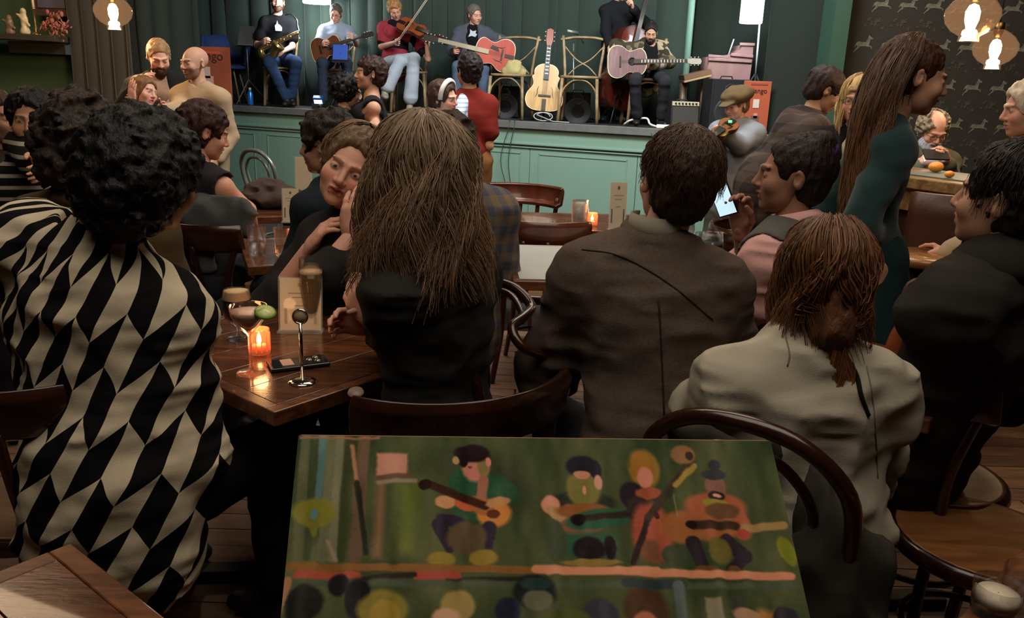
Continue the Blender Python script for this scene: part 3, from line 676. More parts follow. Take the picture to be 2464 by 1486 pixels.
for _ in range(16):
    a = rg.uniform(0, 6.28); c0 = A(rg.uniform(-.09, .09), rg.uniform(-.06, .06)); r_ = rg.uniform(.005, .013)
    gs.prism([(c0[0] + r_ * (1.5 if t_ % 2 else .6) * math.cos(a + t_), c0[1] + r_ * (1.5 if t_ % 2 else .6) * math.sin(a + t_)) for t_ in np.linspace(0, 5.2, 6)], (0, 0, 0), (1, 0, 0), (0, 0, 1), .001)
so = gs.obj('printed_sprig', mat('wallpaper_print_dim', (64, 59, 46), .8), wr); sm_ = so.data; bpy.data.objects.remove(so)
for r in range(8):
    for c in range(13):
        x = pr[0] + .2 + c * .225 + (.11 if r % 2 else 0); z = .6 + r * .33
        o = bpy.data.objects.new('printed_horse', hm_); COL.objects.link(o); o.parent = wr; o.location = (x, 7.438, z); o.scale = (rg.uniform(.9, 1.1), 1, rg.uniform(.9, 1.1)); BASE[o.name] = np.zeros(3)
        o = bpy.data.objects.new('printed_sprig', sm_); COL.objects.link(o); o.parent = wr; o.location = (x + .06, 7.438, z + .17); BASE[o.name] = np.zeros(3)
# ------------------------------------------------------------------ lamps
def pendant(px, py, Y, label, W=8):
    c = at(px, py, Y); t = thing('pendant_lamp', c + UP * .16, label, 'lamp', 'onion glass pendant lamps'); R_ = .13
    g = Geo(); g.lathe([(.03, .115), (.06, .1), (.1, .07), (.128, .03), (.132, 0), (.12, -.04), (.09, -.075), (.055, -.095), (.048, -.1), (.05, -.125)], c, 28); o = g.obj('glass_shade', mat('amber_glass', (255, 214, 170), .05, trans=1.0, ior=1.04, alpha=.5, spec=.5, emit=(255, 190, 135), es=.22), t)
    g = Geo(); g.lathe([(.001, .06), (.022, .05), (.035, .02), (.034, -.02), (.022, -.06), (.014, -.09), (.001, -.09)], c, 16); g.obj('bulb', mat('bulb_glow', (255, 220, 160), .3, emit=(255, 214, 150), es=22), t)
    g = Geo(); g.lathe([(.001, .16), (.03, .155), (.032, .11), (.02, .07), (.001, .07)], c, 16); g.obj('cap', mat('brass_dark', (110, 84, 50), .35, 1.0), t)
    g = Geo(); g.tube([c + UP * .15, A(c[0], c[1], 4.55)], .004, 6); g.obj('cord', M_black, t)
    l = point('pendant_lamp_light', c - UP * .14, W, WARM, .1)
pendant(272, 28, 6.2, 'onion glass pendant with glowing bulb, alone in front of the olive curtain', 26)
pendant(2340, 38, 4.4, 'larger and higher of the two glass pendants in front of the horse wallpaper', 11)
pendant(2395, 117, 5.4, 'smaller and lower of the two glass pendants in front of the horse wallpaper', 11)
def panel_lamp(px, py, Y, w, hgt, label, px2=None, pw=40, off=0):
    c = at(px, py, Y); t = thing('stage_lamp', A(c[0], c[1], ZS), label, 'lamp')
    g = Geo(); g.lathe([(w * .9, hgt / 2), (w, hgt / 2 - .01), (w, -hgt / 2 + .01), (w * .96, -hgt / 2), (.001, -hgt / 2)], c, 20); g.obj('lamp_shade', mat('lamp_white_glow', (255, 255, 250), .5, emit=(240, 248, 255), es=7), t)
    f = st(px2, .9) if px2 else A(c[0], c[1], ZS); g = Geo(); g.tube([c - UP * hgt / 2 + A(off, 0, 0), f + UP * .55], .010, 8); g.obj('pole', mat('steel_white', (170, 175, 172), .4), t)
    g = Geo()
    for a in (0, 120, 240): d = A(math.cos(math.radians(a + 20)), math.sin(math.radians(a + 20)), 0); g.tube([f + UP * .55, f + d * .32 + UP * .012], .01, 6)
    g.obj('tripod', M_black, t); point('stage_lamp_light', c - sn * -.25 - UP * (hgt / 2 + .05), pw, COOL, .12); return c
panel_lamp(1810, 20, stY(1810, .9), .11, .28, 'bright white lamp on a leaning pole above the piano', 1806, 16, .09)
panel_lamp(762, -8, stY(762, .95), .17, .16, 'bright white lamp cut by the top edge above the blue-shirted guitarist', 806, 60, .17)
# ------------------------------------------------------------------ furniture and props
MW = mat('bentwood_dark', (58, 27, 16), .25, kind='wood', col2=(34, 15, 9), vs=5, stretch=(1, 1, .3), coat=.4)
MWr = mat('bentwood_red', (98, 50, 30), .28, kind='wood', col2=(66, 30, 18), vs=5, stretch=(1, 1, .3), coat=.4)
MSeat = mat('seat_plywood', (120, 78, 44), .35, kind='wood', col2=(84, 52, 28), vs=6, stretch=(.4, 3, 3))
MT = mat('table_walnut', (104, 62, 36), .22, kind='wood', col2=(60, 32, 18), vs=4, stretch=(1, 6, 6), coat=.3, bump=.06, bs=25)
MT2 = mat('table_edge_walnut', (120, 74, 44), .3, kind='wood', col2=(76, 42, 24), vs=5, stretch=(1, 5, 5), coat=.2)
def frame(loc, yaw):
    R = rotz(yaw); loc = np.asarray(loc, float)
    return lambda x, y, z: loc + R[:, 0] * x + R[:, 1] * y + UP * z
def chair(loc, yaw, style, label, m=None, mseat=None, group=None, s=1.0, name='bentwood_chair'):
    m = m or MW; mseat = mseat or MSeat; T = frame(loc, yaw); t = thing(name, loc, label, 'chair', group); R = rotz(yaw)
    if style == 'cross':
        ml = m; g = Geo(); g.prism([(.21 * math.copysign(abs(math.cos(a)) ** .6, math.cos(a)) * (1 - .08 * math.sin(a)), .2 * math.copysign(abs(math.sin(a)) ** .6, math.sin(a))) for a in np.linspace(0, 2 * math.pi, 28, endpoint=False)], T(0, 0, .455), R[:, 0], R[:, 1], .025); g.obj('seat', mseat, t, bevel=.006)
        for sx in (-1, 1):
            g = Geo(); g.tube([T(sx * .2, -.24, 0), T(sx * .185, -.2, .25), T(sx * .18, -.185, .45), T(sx * .2, -.22, .68), T(sx * .225, -.27, .87)], .016, 8, 4); g.obj('leg', ml, t)
            g = Geo(); g.tube([T(sx * .2, .2, 0), T(sx * .175, .17, .44)], .017, 8); g.obj('leg', ml, t)
            g = Geo(); g.tube([T(sx * .215, -.245, .78), T(sx * .08, -.225, .64), T(-sx * .06, -.205, .56), T(-sx * .15, -.19, .475)], .011, 8, 4, flat=.7); g.obj('cross_brace', ml, t)
        g = Geo(); g.tube([T(-.25, -.265, .83), T(-.12, -.295, .855), T(0, -.305, .86), T(.12, -.295, .855), T(.25, -.265, .83)], .024, 8, 4, flat=.6); g.obj('top_rail', ml, t)
        for y in (-.19, .17):
            g = Geo(); g.tube([T(-.19, y, .2), T(-.16, y, .33), T(-.08, y, .41), T(0, y, .425), T(.08, y, .41), T(.16, y, .33), T(.19, y, .2)], .009, 6, 3); g.obj('bow_brace', ml, t)
        return t
    g = Geo(); g.lathe([(.001, .0), (.15, -.004), (.19, 0), (.2, .002), (.2, -.012), (.001, -.012)][::-1], T(0, 0, .468), 32); so_ = g.obj('seat', mseat, t)
    g = Geo(); g.tube([T(.198 * math.cos(a), .198 * math.sin(a), .445) for a in np.linspace(0, 2 * math.pi, 33)], .019, 8, closed=True, flat=1.3); g.obj('seat_rim', m, so_)
    for sx in (-1, 1):
        g = Geo(); g.tube([T(sx * .2, .2, 0), T(sx * .16, .15, .25), T(sx * .145, .125, .44)], [.013, .015, .019], 8, 4); g.obj('leg', m, t)
        if style != 'stool':
            g = Geo(); g.tube([T(sx * .2, -.26, 0), T(sx * .17, -.2, .25), T(sx * .165, -.17, .45), T(sx * .18, -.19, .6)], .016, 8, 4); g.obj('leg', m, t)
        else:
            g = Geo(); g.tube([T(sx * .2, -.2, 0), T(sx * .145, -.125, .44)], .017, 8); g.obj('leg', m, t)
    g = Geo(); g.tube([T(.15 * math.cos(a), .15 * math.sin(a), .2) for a in np.linspace(0, 2 * math.pi, 29)], .009, 6, closed=True); g.obj('leg_ring', m, t)
    if style == 'hoop':
        g = Geo(); g.tube([T(-.18, -.19, .58), T(-.205, -.215, .7), T(-.19, -.24, .82), T(-.11, -.26, .895), T(0, -.265, .915), T(.11, -.26, .895), T(.19, -.24, .82), T(.205, -.215, .7), T(.18, -.19, .58)], .0165, 9, 5); g.obj('backrest', m, t)
        g = Geo(); g.tube([T(-.07, -.17, .46), T(-.12, -.21, .64), T(-.135, -.235, .76), T(-.08, -.25, .84), T(0, -.255, .86), T(.08, -.25, .84), T(.135, -.235, .76), T(.12, -.21, .64), T(.07, -.17, .46)], .011, 8, 5); g.obj('inner_hoop', m, t)
    if style == 'rail':
        rows = []
        for zz, k in ((.745, .9), (.76, 1), (.8, 1), (.835, 1), (.85, .97)):
            rows.append([T(.33 * k * math.sin(a), .06 - .33 * k * math.cos(a) - (zz - .8) * .25, zz) for a in np.linspace(-.86, .86, 19)])
        g = Geo(); g.sheet(np.array(rows), -.024); g.obj('top_rail', m, t, bevel=.004)
        for sx in (-1, 1):
            g = Geo(); g.tube([T(sx * .165, -.17, .44), T(sx * .19, -.2, .6), T(sx * .225, -.17, .79)], .015, 8, 4); g.obj('back_post', m, t)
        for x in (-.06, .06):
            g = Geo(); g.tube([T(x * .8, -.18, .46), T(x, -.24, .62), T(x, -.27, .76)], .01, 8, 4, flat=1.4); g.obj('slat', m, t)
    return t
def table(c, yaw, sx, sy, label, h=.75, n=5, m=None, th=.038, legs=True, me=None):
    m = m or MT; me = me or MT2; T = frame((c[0], c[1], 0), yaw); t = thing('cafe_table', (c[0], c[1], 0), label, 'table'); R = rotz(yaw); bw = .035
    g = Geo(); g.box(T(0, 0, h - th * .65), (sx - .03, sy - .03, th * .6), R); g.obj('table_core', me, t)
    for i in range(n):
        w_ = (sy - 2 * bw) / n; g = Geo(); g.box(T(0, -sy / 2 + bw + w_ * (i + .5), h - .006), (sx - 2 * bw, w_ - .0016, .012), R); g.obj('plank', m, t, bevel=.0012)
    for s_ in (-1, 1):
        g = Geo(); g.box(T(0, s_ * (sy / 2 - bw / 2), h - th / 2), (sx, bw, th), R); g.obj('edge_board', me, t, bevel=.003)
        g = Geo(); g.box(T(s_ * (sx / 2 - bw / 2), 0, h - th / 2 + .0003), (bw, sy - 2 * bw + .001, th), R); g.obj('edge_board', me, t, bevel=.003)
    if legs:
        g = Geo(); g.tube([T(0, 0, .03), T(0, 0, h - th)], .035, 12); g.obj('pedestal', M_black, t)
        for a in (0, 90):
            g = Geo(); a = math.radians(a + 45); d = A(math.cos(a), math.sin(a)) * .3; g.beam(T(-d[0], -d[1], .02), T(d[0], d[1], .02), .06, .03); g.obj('foot', M_black, t, bevel=.005)
    return t
MG = mat('clear_glass', (255, 255, 255), .02, trans=1.0, ior=1.14, alpha=.42, spec=.9); MGl = mat('liquid_water', (240, 245, 240), .02, trans=1.0, ior=1.2, alpha=.6)
def tumbler(p, label, r=.034, hgt=.11, liq=.4, ml=None, taper=.88, group='water glasses', solid=False):
    t = thing('glass', p, label, 'glass', group); g = Geo()
    g.lathe([(.001, 0), (r * taper, 0), (r * .94, hgt * .5), (r, hgt), (r - .0022, hgt), (r * .9, hgt * .5), (r * taper - .003, .01), (.001, .01)], p, 24); g.obj('glass_wall', MG, t)
    if liq: g = Geo(); g.lathe([(.001, .012), (r * taper - .004, .012), (r * .92 - .004, hgt * liq), (.001, hgt * liq)], p, 20); g.obj('drink', ml or MGl, t)
    if solid:
        for i in range(4): g = Geo(); g.box(p + A(.012 * math.cos(i * 2), .012 * math.sin(i * 2), hgt * (.45 + .12 * i)), (.02, .02, .02), rotz(i * 31) @ rot((1, 0, 0), i * 23)); g.obj('ice_cube', mat('ice', (235, 238, 235), .15, alpha=.45), t, bevel=.003)
    return t
def votive(p, label, W=.5):
    t = thing('candle_holder', p, label, 'candle', 'lit votive candles'); r = .029
    g = Geo(); pr_ = []; g.lathe([(.001, .001), (r, 0), (r, .07), (r - .003, .07), (r - .003, .008), (.001, .008)], p, 20); vc_ = g.obj('glass_cup', mat('amber_votive_glass', (255, 150, 100), .1, alpha=.3, emit=(255, 130, 70), es=.3), t)
    for k_ in range(12):
        a = k_ * math.pi / 6; g = Geo(); g.tube([p + A(r * math.cos(a), r * math.sin(a), .008), p + A(r * math.cos(a), r * math.sin(a), .058)], .0022, 5); g.obj('rib', mat('amber_votive_rib', (255, 140, 90), .1, alpha=.5, emit=(255, 130, 80), es=.35), vc_)
    g = Geo(); g.lathe([(.001, .009), (.02, .009), (.02, .024), (.001, .024)], p, 16); g.obj('wax', mat('wax', (250, 220, 180), .5), t)
    g = Geo(); g.lathe([(.0008, .026), (.0075, .034), (.006, .045), (.0008, .06)], p, 10); g.obj('flame', mat('flame', (255, 220, 140), .5, emit=(255, 205, 120), es=30), t)
    point('candle_light', p + UP * .085, W, (1.0, .5, .2), .02); return t
def menu(p, yaw, w, h, label, tilt=6, marks=True, stand=True, col=(214, 196, 160), name='menu_card', cat='menu'):
    t = thing(name, p, label, cat); R = rotz(yaw) @ rot((1, 0, 0), -tilt)
    def q(x, y, z): return p + R[:, 0] * x + R[:, 1] * y + R[:, 2] * z
    g = Geo(); g.box(q(0, 0, h / 2 + .004), (w, .003, h), R); cd_ = g.obj('card', mat('card_%d' % col[0], col, .7, var=.05), t)
    g = Geo(); g.box(q(0, -.003, h / 2 + .004), (w + .01, .0012, h + .008), R); g.obj('plastic_sleeve', mat('acrylic', (240, 240, 235), .05, alpha=.12, spec=.6), t)
    if stand: g = Geo(); g.box(p + UP * .003, (w + .012, .05, .005), rotz(yaw)); g.obj('foot', mat('acrylic'), t)
    if marks:
        mk_ = mat('ink_black', (30, 28, 26), .7) if marks is True else mat('ink_faint', (172, 154, 122), .7)
        for (x, z, a, b) in ((0, .9, .13, .07), (-.36, .3, .07, .3), (.36, .3, .07, .3)):
            g = Geo(); g.box(q(x * w, -.0018, z * h), (a * w, .0012, b * h), R); g.obj('print_block', mk_, cd_)
        for (x, z, a) in ((0, .74, .6), (0, .66, .4), (0, .5, .3)):
            g = Geo(); g.box(q(x * w, -.0018, z * h), (a * w, .0012, .012 * h), R); g.obj('print_line', mat('ink_grey', (120, 110, 92), .7), cd_)
    return t
OUT = A((0, .35), (.02, .62), (.08, .86), (.18, .98), (.27, 1), (.38, .92), (.5, .7), (.58, .64), (.68, .7), (.8, .8), (.88, .77), (.95, .6), (.99, .35), (1, .15))
def outline(L, Wd, cut=False, pts=OUT, waist=None):
    c = catmull(pts, 3); c = c[(c[:, 0] >= 0)]; a = [(x, w_ * Wd / 2) for w_, x in zip(c[:, 1], c[:, 0] * L)]
    left = [(-w_, x) for x, w_ in [(p[0], p[1]) for p in a]]; r = [(w_, x) for x, w_ in a]
    if cut: r = [(w_ if x < .72 * L else max(.03, w_ * (1 - min(1, (x - .72 * L) / (.2 * L)) ** 1.0 * .9)) if x < .93 * L else .028, x) for (w_, x) in r]
    return [(y, x) for y, x in r] + [(y, x) for y, x in left[::-1]]
def guitar(c, nd, nn, label, top=(200, 120, 60), side=(90, 40, 20), L=.49, Wd=.4, dep=.1, cut=False, hole=True, neck=(150, 130, 100), scale=1.0, kind='guitar', fh=False, headc=(30, 24, 20), neckL=.5, rim=(225, 205, 160), name='guitar', dots=False, guard=None, both=False):
    """c: middle of the body, nd: direction of the neck, nn: direction the top faces"""
    nd = nrm(nd); nn = nrm(np.asarray(nn) - nd * np.dot(nn, nd)); X = np.cross(nd, nn); L *= scale; Wd *= scale; dep *= scale; neckL *= scale
    t = thing(name, c - nd * L / 2, label, kind); c = np.asarray(c, float); o = c - nd * L / 2
    def q(x, y, z): return o + X * x + nd * y + nn * z
    ol = A(*outline(L, Wd, cut))
    if both: ol[:, 0] = np.where(ol[:, 1] > .74 * L, np.sign(ol[:, 0]) * np.minimum(np.abs(ol[:, 0]), np.maximum(.03, np.abs(ol[:, 0]) * .8)), ol[:, 0])
    g = Geo(); g.prism(ol, o, X, nd, dep); bd_ = g.obj('body', mat('gsideX_%d_%d' % side[:2], side, .3, coat=.5), t, bevel=.006)
    g = Geo(); g.prism(ol * A(1.0, 1) + 0, o + nn * dep / 2, X, nd, .006); g.obj('binding', mat('gbind_%d' % rim[0], rim, .4), bd_)
    ctr = A(0, L / 2); g = Geo(); g.prism((ol - ctr) * A(.955, .965) + ctr, o + nn * (dep / 2 + .003), X, nd, .006); g.obj('soundboard', mat('gtop_%d_%d_%d' % top, top, .25, kind='wood', col2=tuple(int(v * .82) for v in top), vs=5, stretch=(8, 1, 1), coat=.6), t)
    s = scale; mk_ = mat('ink_black')
    if hole: g = Geo(); g.lathe([(.001, 0), (.05 * s, 0), (.05 * s, .001)][::-1], q(0, L * .62, dep / 2 + .007), 20, nn); g.obj('soundhole', mk_, bd_); 
    if fh:
        for sx in (-1, 1): g = Geo(); g.tube([q(sx * Wd * .24, L * .28, dep / 2 + .007), q(sx * Wd * .2, L * .36, dep / 2 + .007), q(sx * Wd * .2, L * .44, dep / 2 + .007), q(sx * Wd * .165, L * .52, dep / 2 + .007)], [.004, .009, .008, .003], 6, 3, flat=.3); g.obj('f_hole', mk_, bd_)
    g = Geo(); g.box(q(0, L * .32, dep / 2 + .012), (Wd * .33, .018 * s, .014), np.array([X, nd, nn]).T); g.obj('bridge', mat('ebony', (28, 18, 14), .4), t)
    g = Geo(); g.box(q(0, L * .13, dep / 2 + .01), (.045 * s, L * .24, .006), np.array([X, nd, nn]).T); g.obj('tailpiece', mat('tail_dark', (60, 50, 46), .35, .6), t) if fh else None
    if guard: g = Geo(); g.prism([(0, 0), (.05 * s, .03 * s), (.06 * s, .1 * s), (.02 * s, .12 * s)], q(.03 * s, L * .4, dep / 2 + .012), X, nd, .004); g.obj('pickguard', mat('guard', guard, .3), t)
    g = Geo(); y0, y1 = L * .66, L + neckL; z = dep / 2 + .016; g.prism([(-.028 * s, y0), (.028 * s, y0), (.022 * s, y1), (-.022 * s, y1)], o + nn * z, X, nd, .014); g.obj('fingerboard', mat('fb_%d' % neck[0], neck, .35), t)
    g = Geo(); g.tube([q(0, L * .93, z - .012), q(0, y1, z - .01)], .02 * s, 8, flat=.7); g.obj('neck', mat('gneck', (96, 60, 36), .4), t)
    if dots:
        g = Geo()
        for i in range(dots): yy = y0 + (y1 - y0) * (.12 + .84 * (i + .5) / dots); g.box(q(0, yy, z + .008), (.034 * s, .008, .002), np.array([X, nd, nn]).T)
        o_ = g.obj('frets', mat('fret_silver', (215, 215, 210), .3, .6), t); o_['kind'] = 'stuff'
    g = Geo(); g.prism([(-.024 * s, 0), (.024 * s, 0), (.036 * s, .06 * s), (.034 * s, .17 * s), (0, .185 * s), (-.034 * s, .17 * s), (-.036 * s, .06 * s)], o + nd * y1 + nn * (z - .012), X, nrm(nd - nn * .15), .016); hd_ = g.obj('headstock', mat('ghead_%d_%d' % headc[:2], headc, .3), t)
    for i in range(6):
        sx = -1 if i % 2 else 1; g = Geo(); g.sphere(o + nd * (y1 + (.05 + .045 * (i // 2)) * s) + X * sx * .048 * s + nn * (z - .02), .009 * s, 6); g.obj('tuning_peg', mat('peg_silver', (220, 216, 200), .25, .7), hd_)
    g = Geo()
    for i in range(4 if s < .8 else 6): x = (-.018 + .0072 * i) * s; g.tube([q(x * 1.3, L * .32, dep / 2 + .02), q(x, y1, z + .011)], .0008, 3)
    o_ = g.obj('strings', mat('string_steel', (190, 186, 170), .3, .8), t); o_['kind'] = 'stuff'
    return t
def mstand(p, top, label, desk=(.34, .24), yaw=180, tilt=25, m=None, screen=None):
    """folding music stand: tripod, pole, desk"""
    t = thing('music_stand', p, label, 'stand'); p = np.asarray(p, float); R = rotz(yaw) @ rot((1, 0, 0), tilt); m = m or mat('stand_black', (40, 40, 42), .4, .5)
    g = Geo(); g.tube([p + UP * .25, p + UP * top], .008, 8); g.obj('pole', m, t)
    for a in (10, 130, 250): g = Geo(); d = A(math.cos(math.radians(a)), math.sin(math.radians(a)), 0); g.tube([p + UP * .3, p + d * .25 + UP * .008], .007, 6); g.obj('leg', m, t)
    g = Geo(); g.box(p + UP * top, (desk[0], .01, desk[1]), R); g.obj('desk', m if screen is None else mat('tablet_case_blue', screen, .4), t, bevel=.004)
    g = Geo(); g.box(p + UP * top - R[:, 2] * desk[1] / 2 + R[:, 1] * .02, (desk[0], .04, .008), R); g.obj('ledge', m, t)
    return t
# ------------------------------------------------------------------ tables, chairs and what stands on them
def chair_rail_at(px, py, z, yaw, style, label, off=-.27, **k):
    p = on(px, py, z); R = rotz(yaw); l = p - R[:, 1] * off; l[2] = 0
    return chair(l, yaw, style, label, **k)
d_ = lambda a: A(math.cos(math.radians(a)), math.sin(math.radians(a)), 0)
tc = A(-.54, 1.73, 0) + d_(51) * .295 + d_(141) * .39
table(tc, -51, .59, .78, 'square walnut table with the pink cocktail, candle and menu, in front of the black-coated woman', n=5)
t2 = A(-1.07, 3.18, 0) + d_(22) * .35 + d_(112) * .3
table(t2, -22, .7, .6, 'walnut table with two water glasses, left of the woman leaning her chin on her hand')
t3 = on(640, 505, .75) * A(1, 1, 0) + A(.1, .1, 0); table(t3, -20, .62, .6, 'dark table with a folded coat and cards, near the bentwood chair by the stage')
t4 = A(.45, 4.6, 0); table(t4, -5, .95, .6, 'wooden table with tall ice drinks and a candle in front of the stage panels')
t5 = A(.45, 3.5, 0); table(t5, -4, .95, .75, 'table covered with white paper behind the tweed jacket man')
g = Geo(); ORG[0] = A(t5[0], t5[1], .75); g.box(t5 + UP * .7525, (.9, .7, .003), rotz(-4)); tag(g.obj('table_paper', mat('paper_white', (168, 168, 162), .7, var=.05)), 'white paper sheet spread over the table behind the tweed jacket man', 'paper'); ORG[0] = np.zeros(3)
table(A(-.71, 1.17, 0) + d_(-38) * .31 + d_(232) * .31, 38, .62, .62, 'empty walnut table corner at the bottom left edge of the picture', me=MT2)
table(A(.80, 1.16, 0) + d_(-47) * .28, -43, .8, .56, 'walnut table corner with a small glass at the bottom right edge of the picture')
table(A(1.0, 1.80, 0) + d_(48) * .3 + d_(138) * .2, -48, .55, .4, 'small walnut table corner beside the brown leather bag')
cw = chair(A(-.17, 1.85, 0), -25, 'rail', 'dark bentwood chair with a wide curved top rail, under the black-coated woman, behind the painting')
pcap = on(856, 944, .835); g = Geo(); g.lathe([(.001, .006), (.016, .005), (.018, 0)][::-1], pcap, 16, A(0, -.3, 1)); g.obj('end_cap', mat('cap_grey', (132, 112, 98), .4), cw)
chair_rail_at(1790, 1000, .93, 34, 'hoop', 'dark bentwood hoop-back chair behind the pale sweatshirt woman, draped with a grey coat', s=1)
cj = chair(A(.02, 2.2, 0), 62, 'hoop', 'dark bentwood chair with looped arm, left of the tweed jacket man')
arm_pts = [at(1175, 672, 2.15), at(1235, 690, 2.1), at(1278, 735, 2.05), at(1262, 760, 2.0), at(1232, 790, 1.95), at(1262, 838, 1.92), at(1330, 862, 1.95), at(1362, 900, 2.0)]
g = Geo(); g.tube(arm_pts, .013, 8, 5); g.obj('armrest', MW, cj)
g = Geo(); g.tube([at(1180, 694, 2.2), at(1225, 706, 2.16), at(1252, 745, 2.1), at(1255, 775, 2.06)], .009, 8, 5); g.obj('inner_hoop', MW, cj)
chair_rail_at(-75, 1085, .72, -4, 'rail', 'dark bentwood chair with flat top rail at the left edge, behind the harlequin jumper person')
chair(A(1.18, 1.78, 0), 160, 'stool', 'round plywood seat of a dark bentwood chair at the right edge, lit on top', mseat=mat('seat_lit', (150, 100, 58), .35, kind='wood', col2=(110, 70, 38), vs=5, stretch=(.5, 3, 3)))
chair(A(1.2, 2.12, 0), 62, 'rail', 'dark bentwood chair with curved board back beside the brown leather bag')
chair_rail_at(1290, 556, .81, 8, 'rail', 'shiny dark chair with curved rail at the white paper table', m=MWr)
chair(A(.0, 5.15, 0), 200, 'rail', 'red-brown chair with board back beyond the white paper table, against the stage', m=MWr)
chair_rail_at(1720, 548, .83, 100, 'rail', 'dark chair by the wine glasses, left of the pink-sleeved person', m=MW)
MS_ = mat('bentwood_silver', (150, 146, 138), .3, .6)
chair(at(676, 345, 6.9) * A(1, 1, 0) + A(.05, -.2, 0), 35, 'hoop', 'pale grey bentwood hoop chair empty in front of the stage panels', m=MS_, mseat=M_black)
st_ = thing('bar_stool', at(2225, 610, 3.5) * A(1, 1, 0), 'round wooden bar stool with pale rim beside the teal-dressed woman', 'stool'); b_ = BASE[st_.name]; zz = at(2225, 610, 3.5)[2]
g = Geo(); g.lathe([(.001, zz), (.16, zz), (.17, zz - .015), (.165, zz - .04), (.001, zz - .04)][::-1], b_, 28); g.obj('seat', mat('stool_honey', (176, 122, 70), .25, kind='wood', col2=(130, 84, 44), coat=.5), st_)
for a in (45, 135, 225, 315): g = Geo(); g.tube([b_ + d_(a) * .11 + UP * (zz - .03), b_ + d_(a) * .2], .014, 8); g.obj('leg', MW, st_)
g = Geo(); g.tube([b_ + d_(a) * .17 + UP * .25 for a in np.linspace(0, 360, 25)], .009, 6, closed=True); g.obj('leg_ring', MW, st_)
# bar counter on the right
bz = 1.08; b0, b1 = on(2205, 428, bz), on(2345, 446, bz); be = nrm(b1 - b0); bn = A(-be[1], be[0], 0); Rb = np.array([be, bn, UP]).T; bm = b0 + be * .3
bar = thing('bar_counter', A(bm[0], bm[1], 0), 'wooden bar counter at right, under the man looking at his phone', 'counter')
MB_ = mat('bar_oak', (150, 118, 78), .35, kind='wood', col2=(104, 78, 48), vs=4, stretch=(1, 6, 6))
g = Geo(); g.box(bm + bn * .3 - UP * .03, (1.5, .62, .06), Rb); g.obj('counter_top', MB_, bar, bevel=.006)
g = Geo(); g.box(bm + bn * .3 - UP * .12, (1.4, .56, .12), Rb); g.obj('apron', MB_, bar)
g = Geo(); g.box(bm + bn * .3 + UP * ((bz - .18) / 2 - bz), (1.3, .5, bz - .18), Rb); g.obj('counter_front', mat('bar_front_brown', (60, 38, 26), .5), bar)
g = Geo(); g.box(bm + bn * .3 + UP * .004, (1.0, .42, .008), Rb); tag(g.obj('bar_mat', mat('bar_mat_grey', (96, 104, 96), .5)), 'grey green mat lying on the bar counter', 'mat')
for px, py, s_, lb in ((2250, 415, .035, 'bright orange on the bar mat beside the man with the phone'), (2283, 428, .022, 'small pale orange peel piece right of the orange on the bar')):
    p = on(px, py, bz + .008); ORG[0] = p; g = Geo(); g.sphere(p + UP * s_ * .9, s_, 10, sc=(1.2, 1, .85)); tag(g.obj('orange', mat('orange_peel', (226, 146, 56), .5, bump=.3, bs=90)), lb, 'fruit')
ORG[0] = np.zeros(3)
ub = at(2262, 590, 3.9); us = thing('upholstered_chair', A(ub[0], ub[1], 0), 'brown upholstered high chair in front of the bar counter', 'chair')
rows = [[A(ub[0] + .24 * math.sin(a), ub[1] + .22 * math.cos(a) - .05, z) for a in np.linspace(2.0, 4.3, 14)] for z in (.62, .8, .98, 1.08)]
g = Geo(); g.sheet(np.array(rows), .05); g.obj('backrest', mat('leather_brown', (70, 42, 30), .45, bump=.1), us)
g = Geo(); g.lathe([(.001, .68), (.2, .68), (.23, .66), (.23, .6), (.001, .6)][::-1], A(ub[0], ub[1], 0), 24); g.obj('seat', mat('leather_brown'), us)
for a in (45, 135, 225, 315): g = Geo(); g.tube([A(ub[0], ub[1], 0) + d_(a) * .17 + UP * .62, A(ub[0], ub[1], 0) + d_(a) * .22], .016, 8); g.obj('leg', MW, us)
# table top things
def P75(px, py, z=.751): return on(px, py, z)
# coupe
cp = P75(605, 897); co = thing('cocktail_glass', cp, 'stemmed coupe of pale pink cocktail with a lime slice, left of the candle', 'glass'); g = Geo()
g.lathe([(.001, .004), (.036, .001), (.037, .003), (.008, .008), (.0042, .02), (.004, .1), (.008, .108), (.026, .125), (.044, .155), (.047, .182), (.0455, .182), (.042, .156), (.025, .129), (.006, .112), (.001, .111)], cp, 28); g.obj('glass_bowl', MG, co)
g = Geo(); g.lathe([(.001, .114), (.02, .128), (.041, .156), (.043, .168), (.001, .168)], cp, 24); g.obj('drink', mat('pink_cocktail', (250, 204, 182), .3), co)
lc = cp + A(.05, -.02, .172); nl = nrm(A(.25, -.35, .9)); g = Geo(); g.lathe([(.001, .003), (.026, .003), (.027, 0), (.026, -.003), (.001, -.003)][::-1], lc, 24, nl); lm = g.obj('lime_slice', mat('lime_rind', (110, 150, 50), .4), co)
g = Geo(); g.lathe([(.001, .0036), (.0225, .0036), (.0225, .001)][::-1], lc, 24, nl); g.obj('lime_flesh', mat('lime_flesh', (196, 206, 130), .3), lm)
votive(P75(625, 848), 'glowing ribbed amber candle holder beside the pink cocktail', .45)
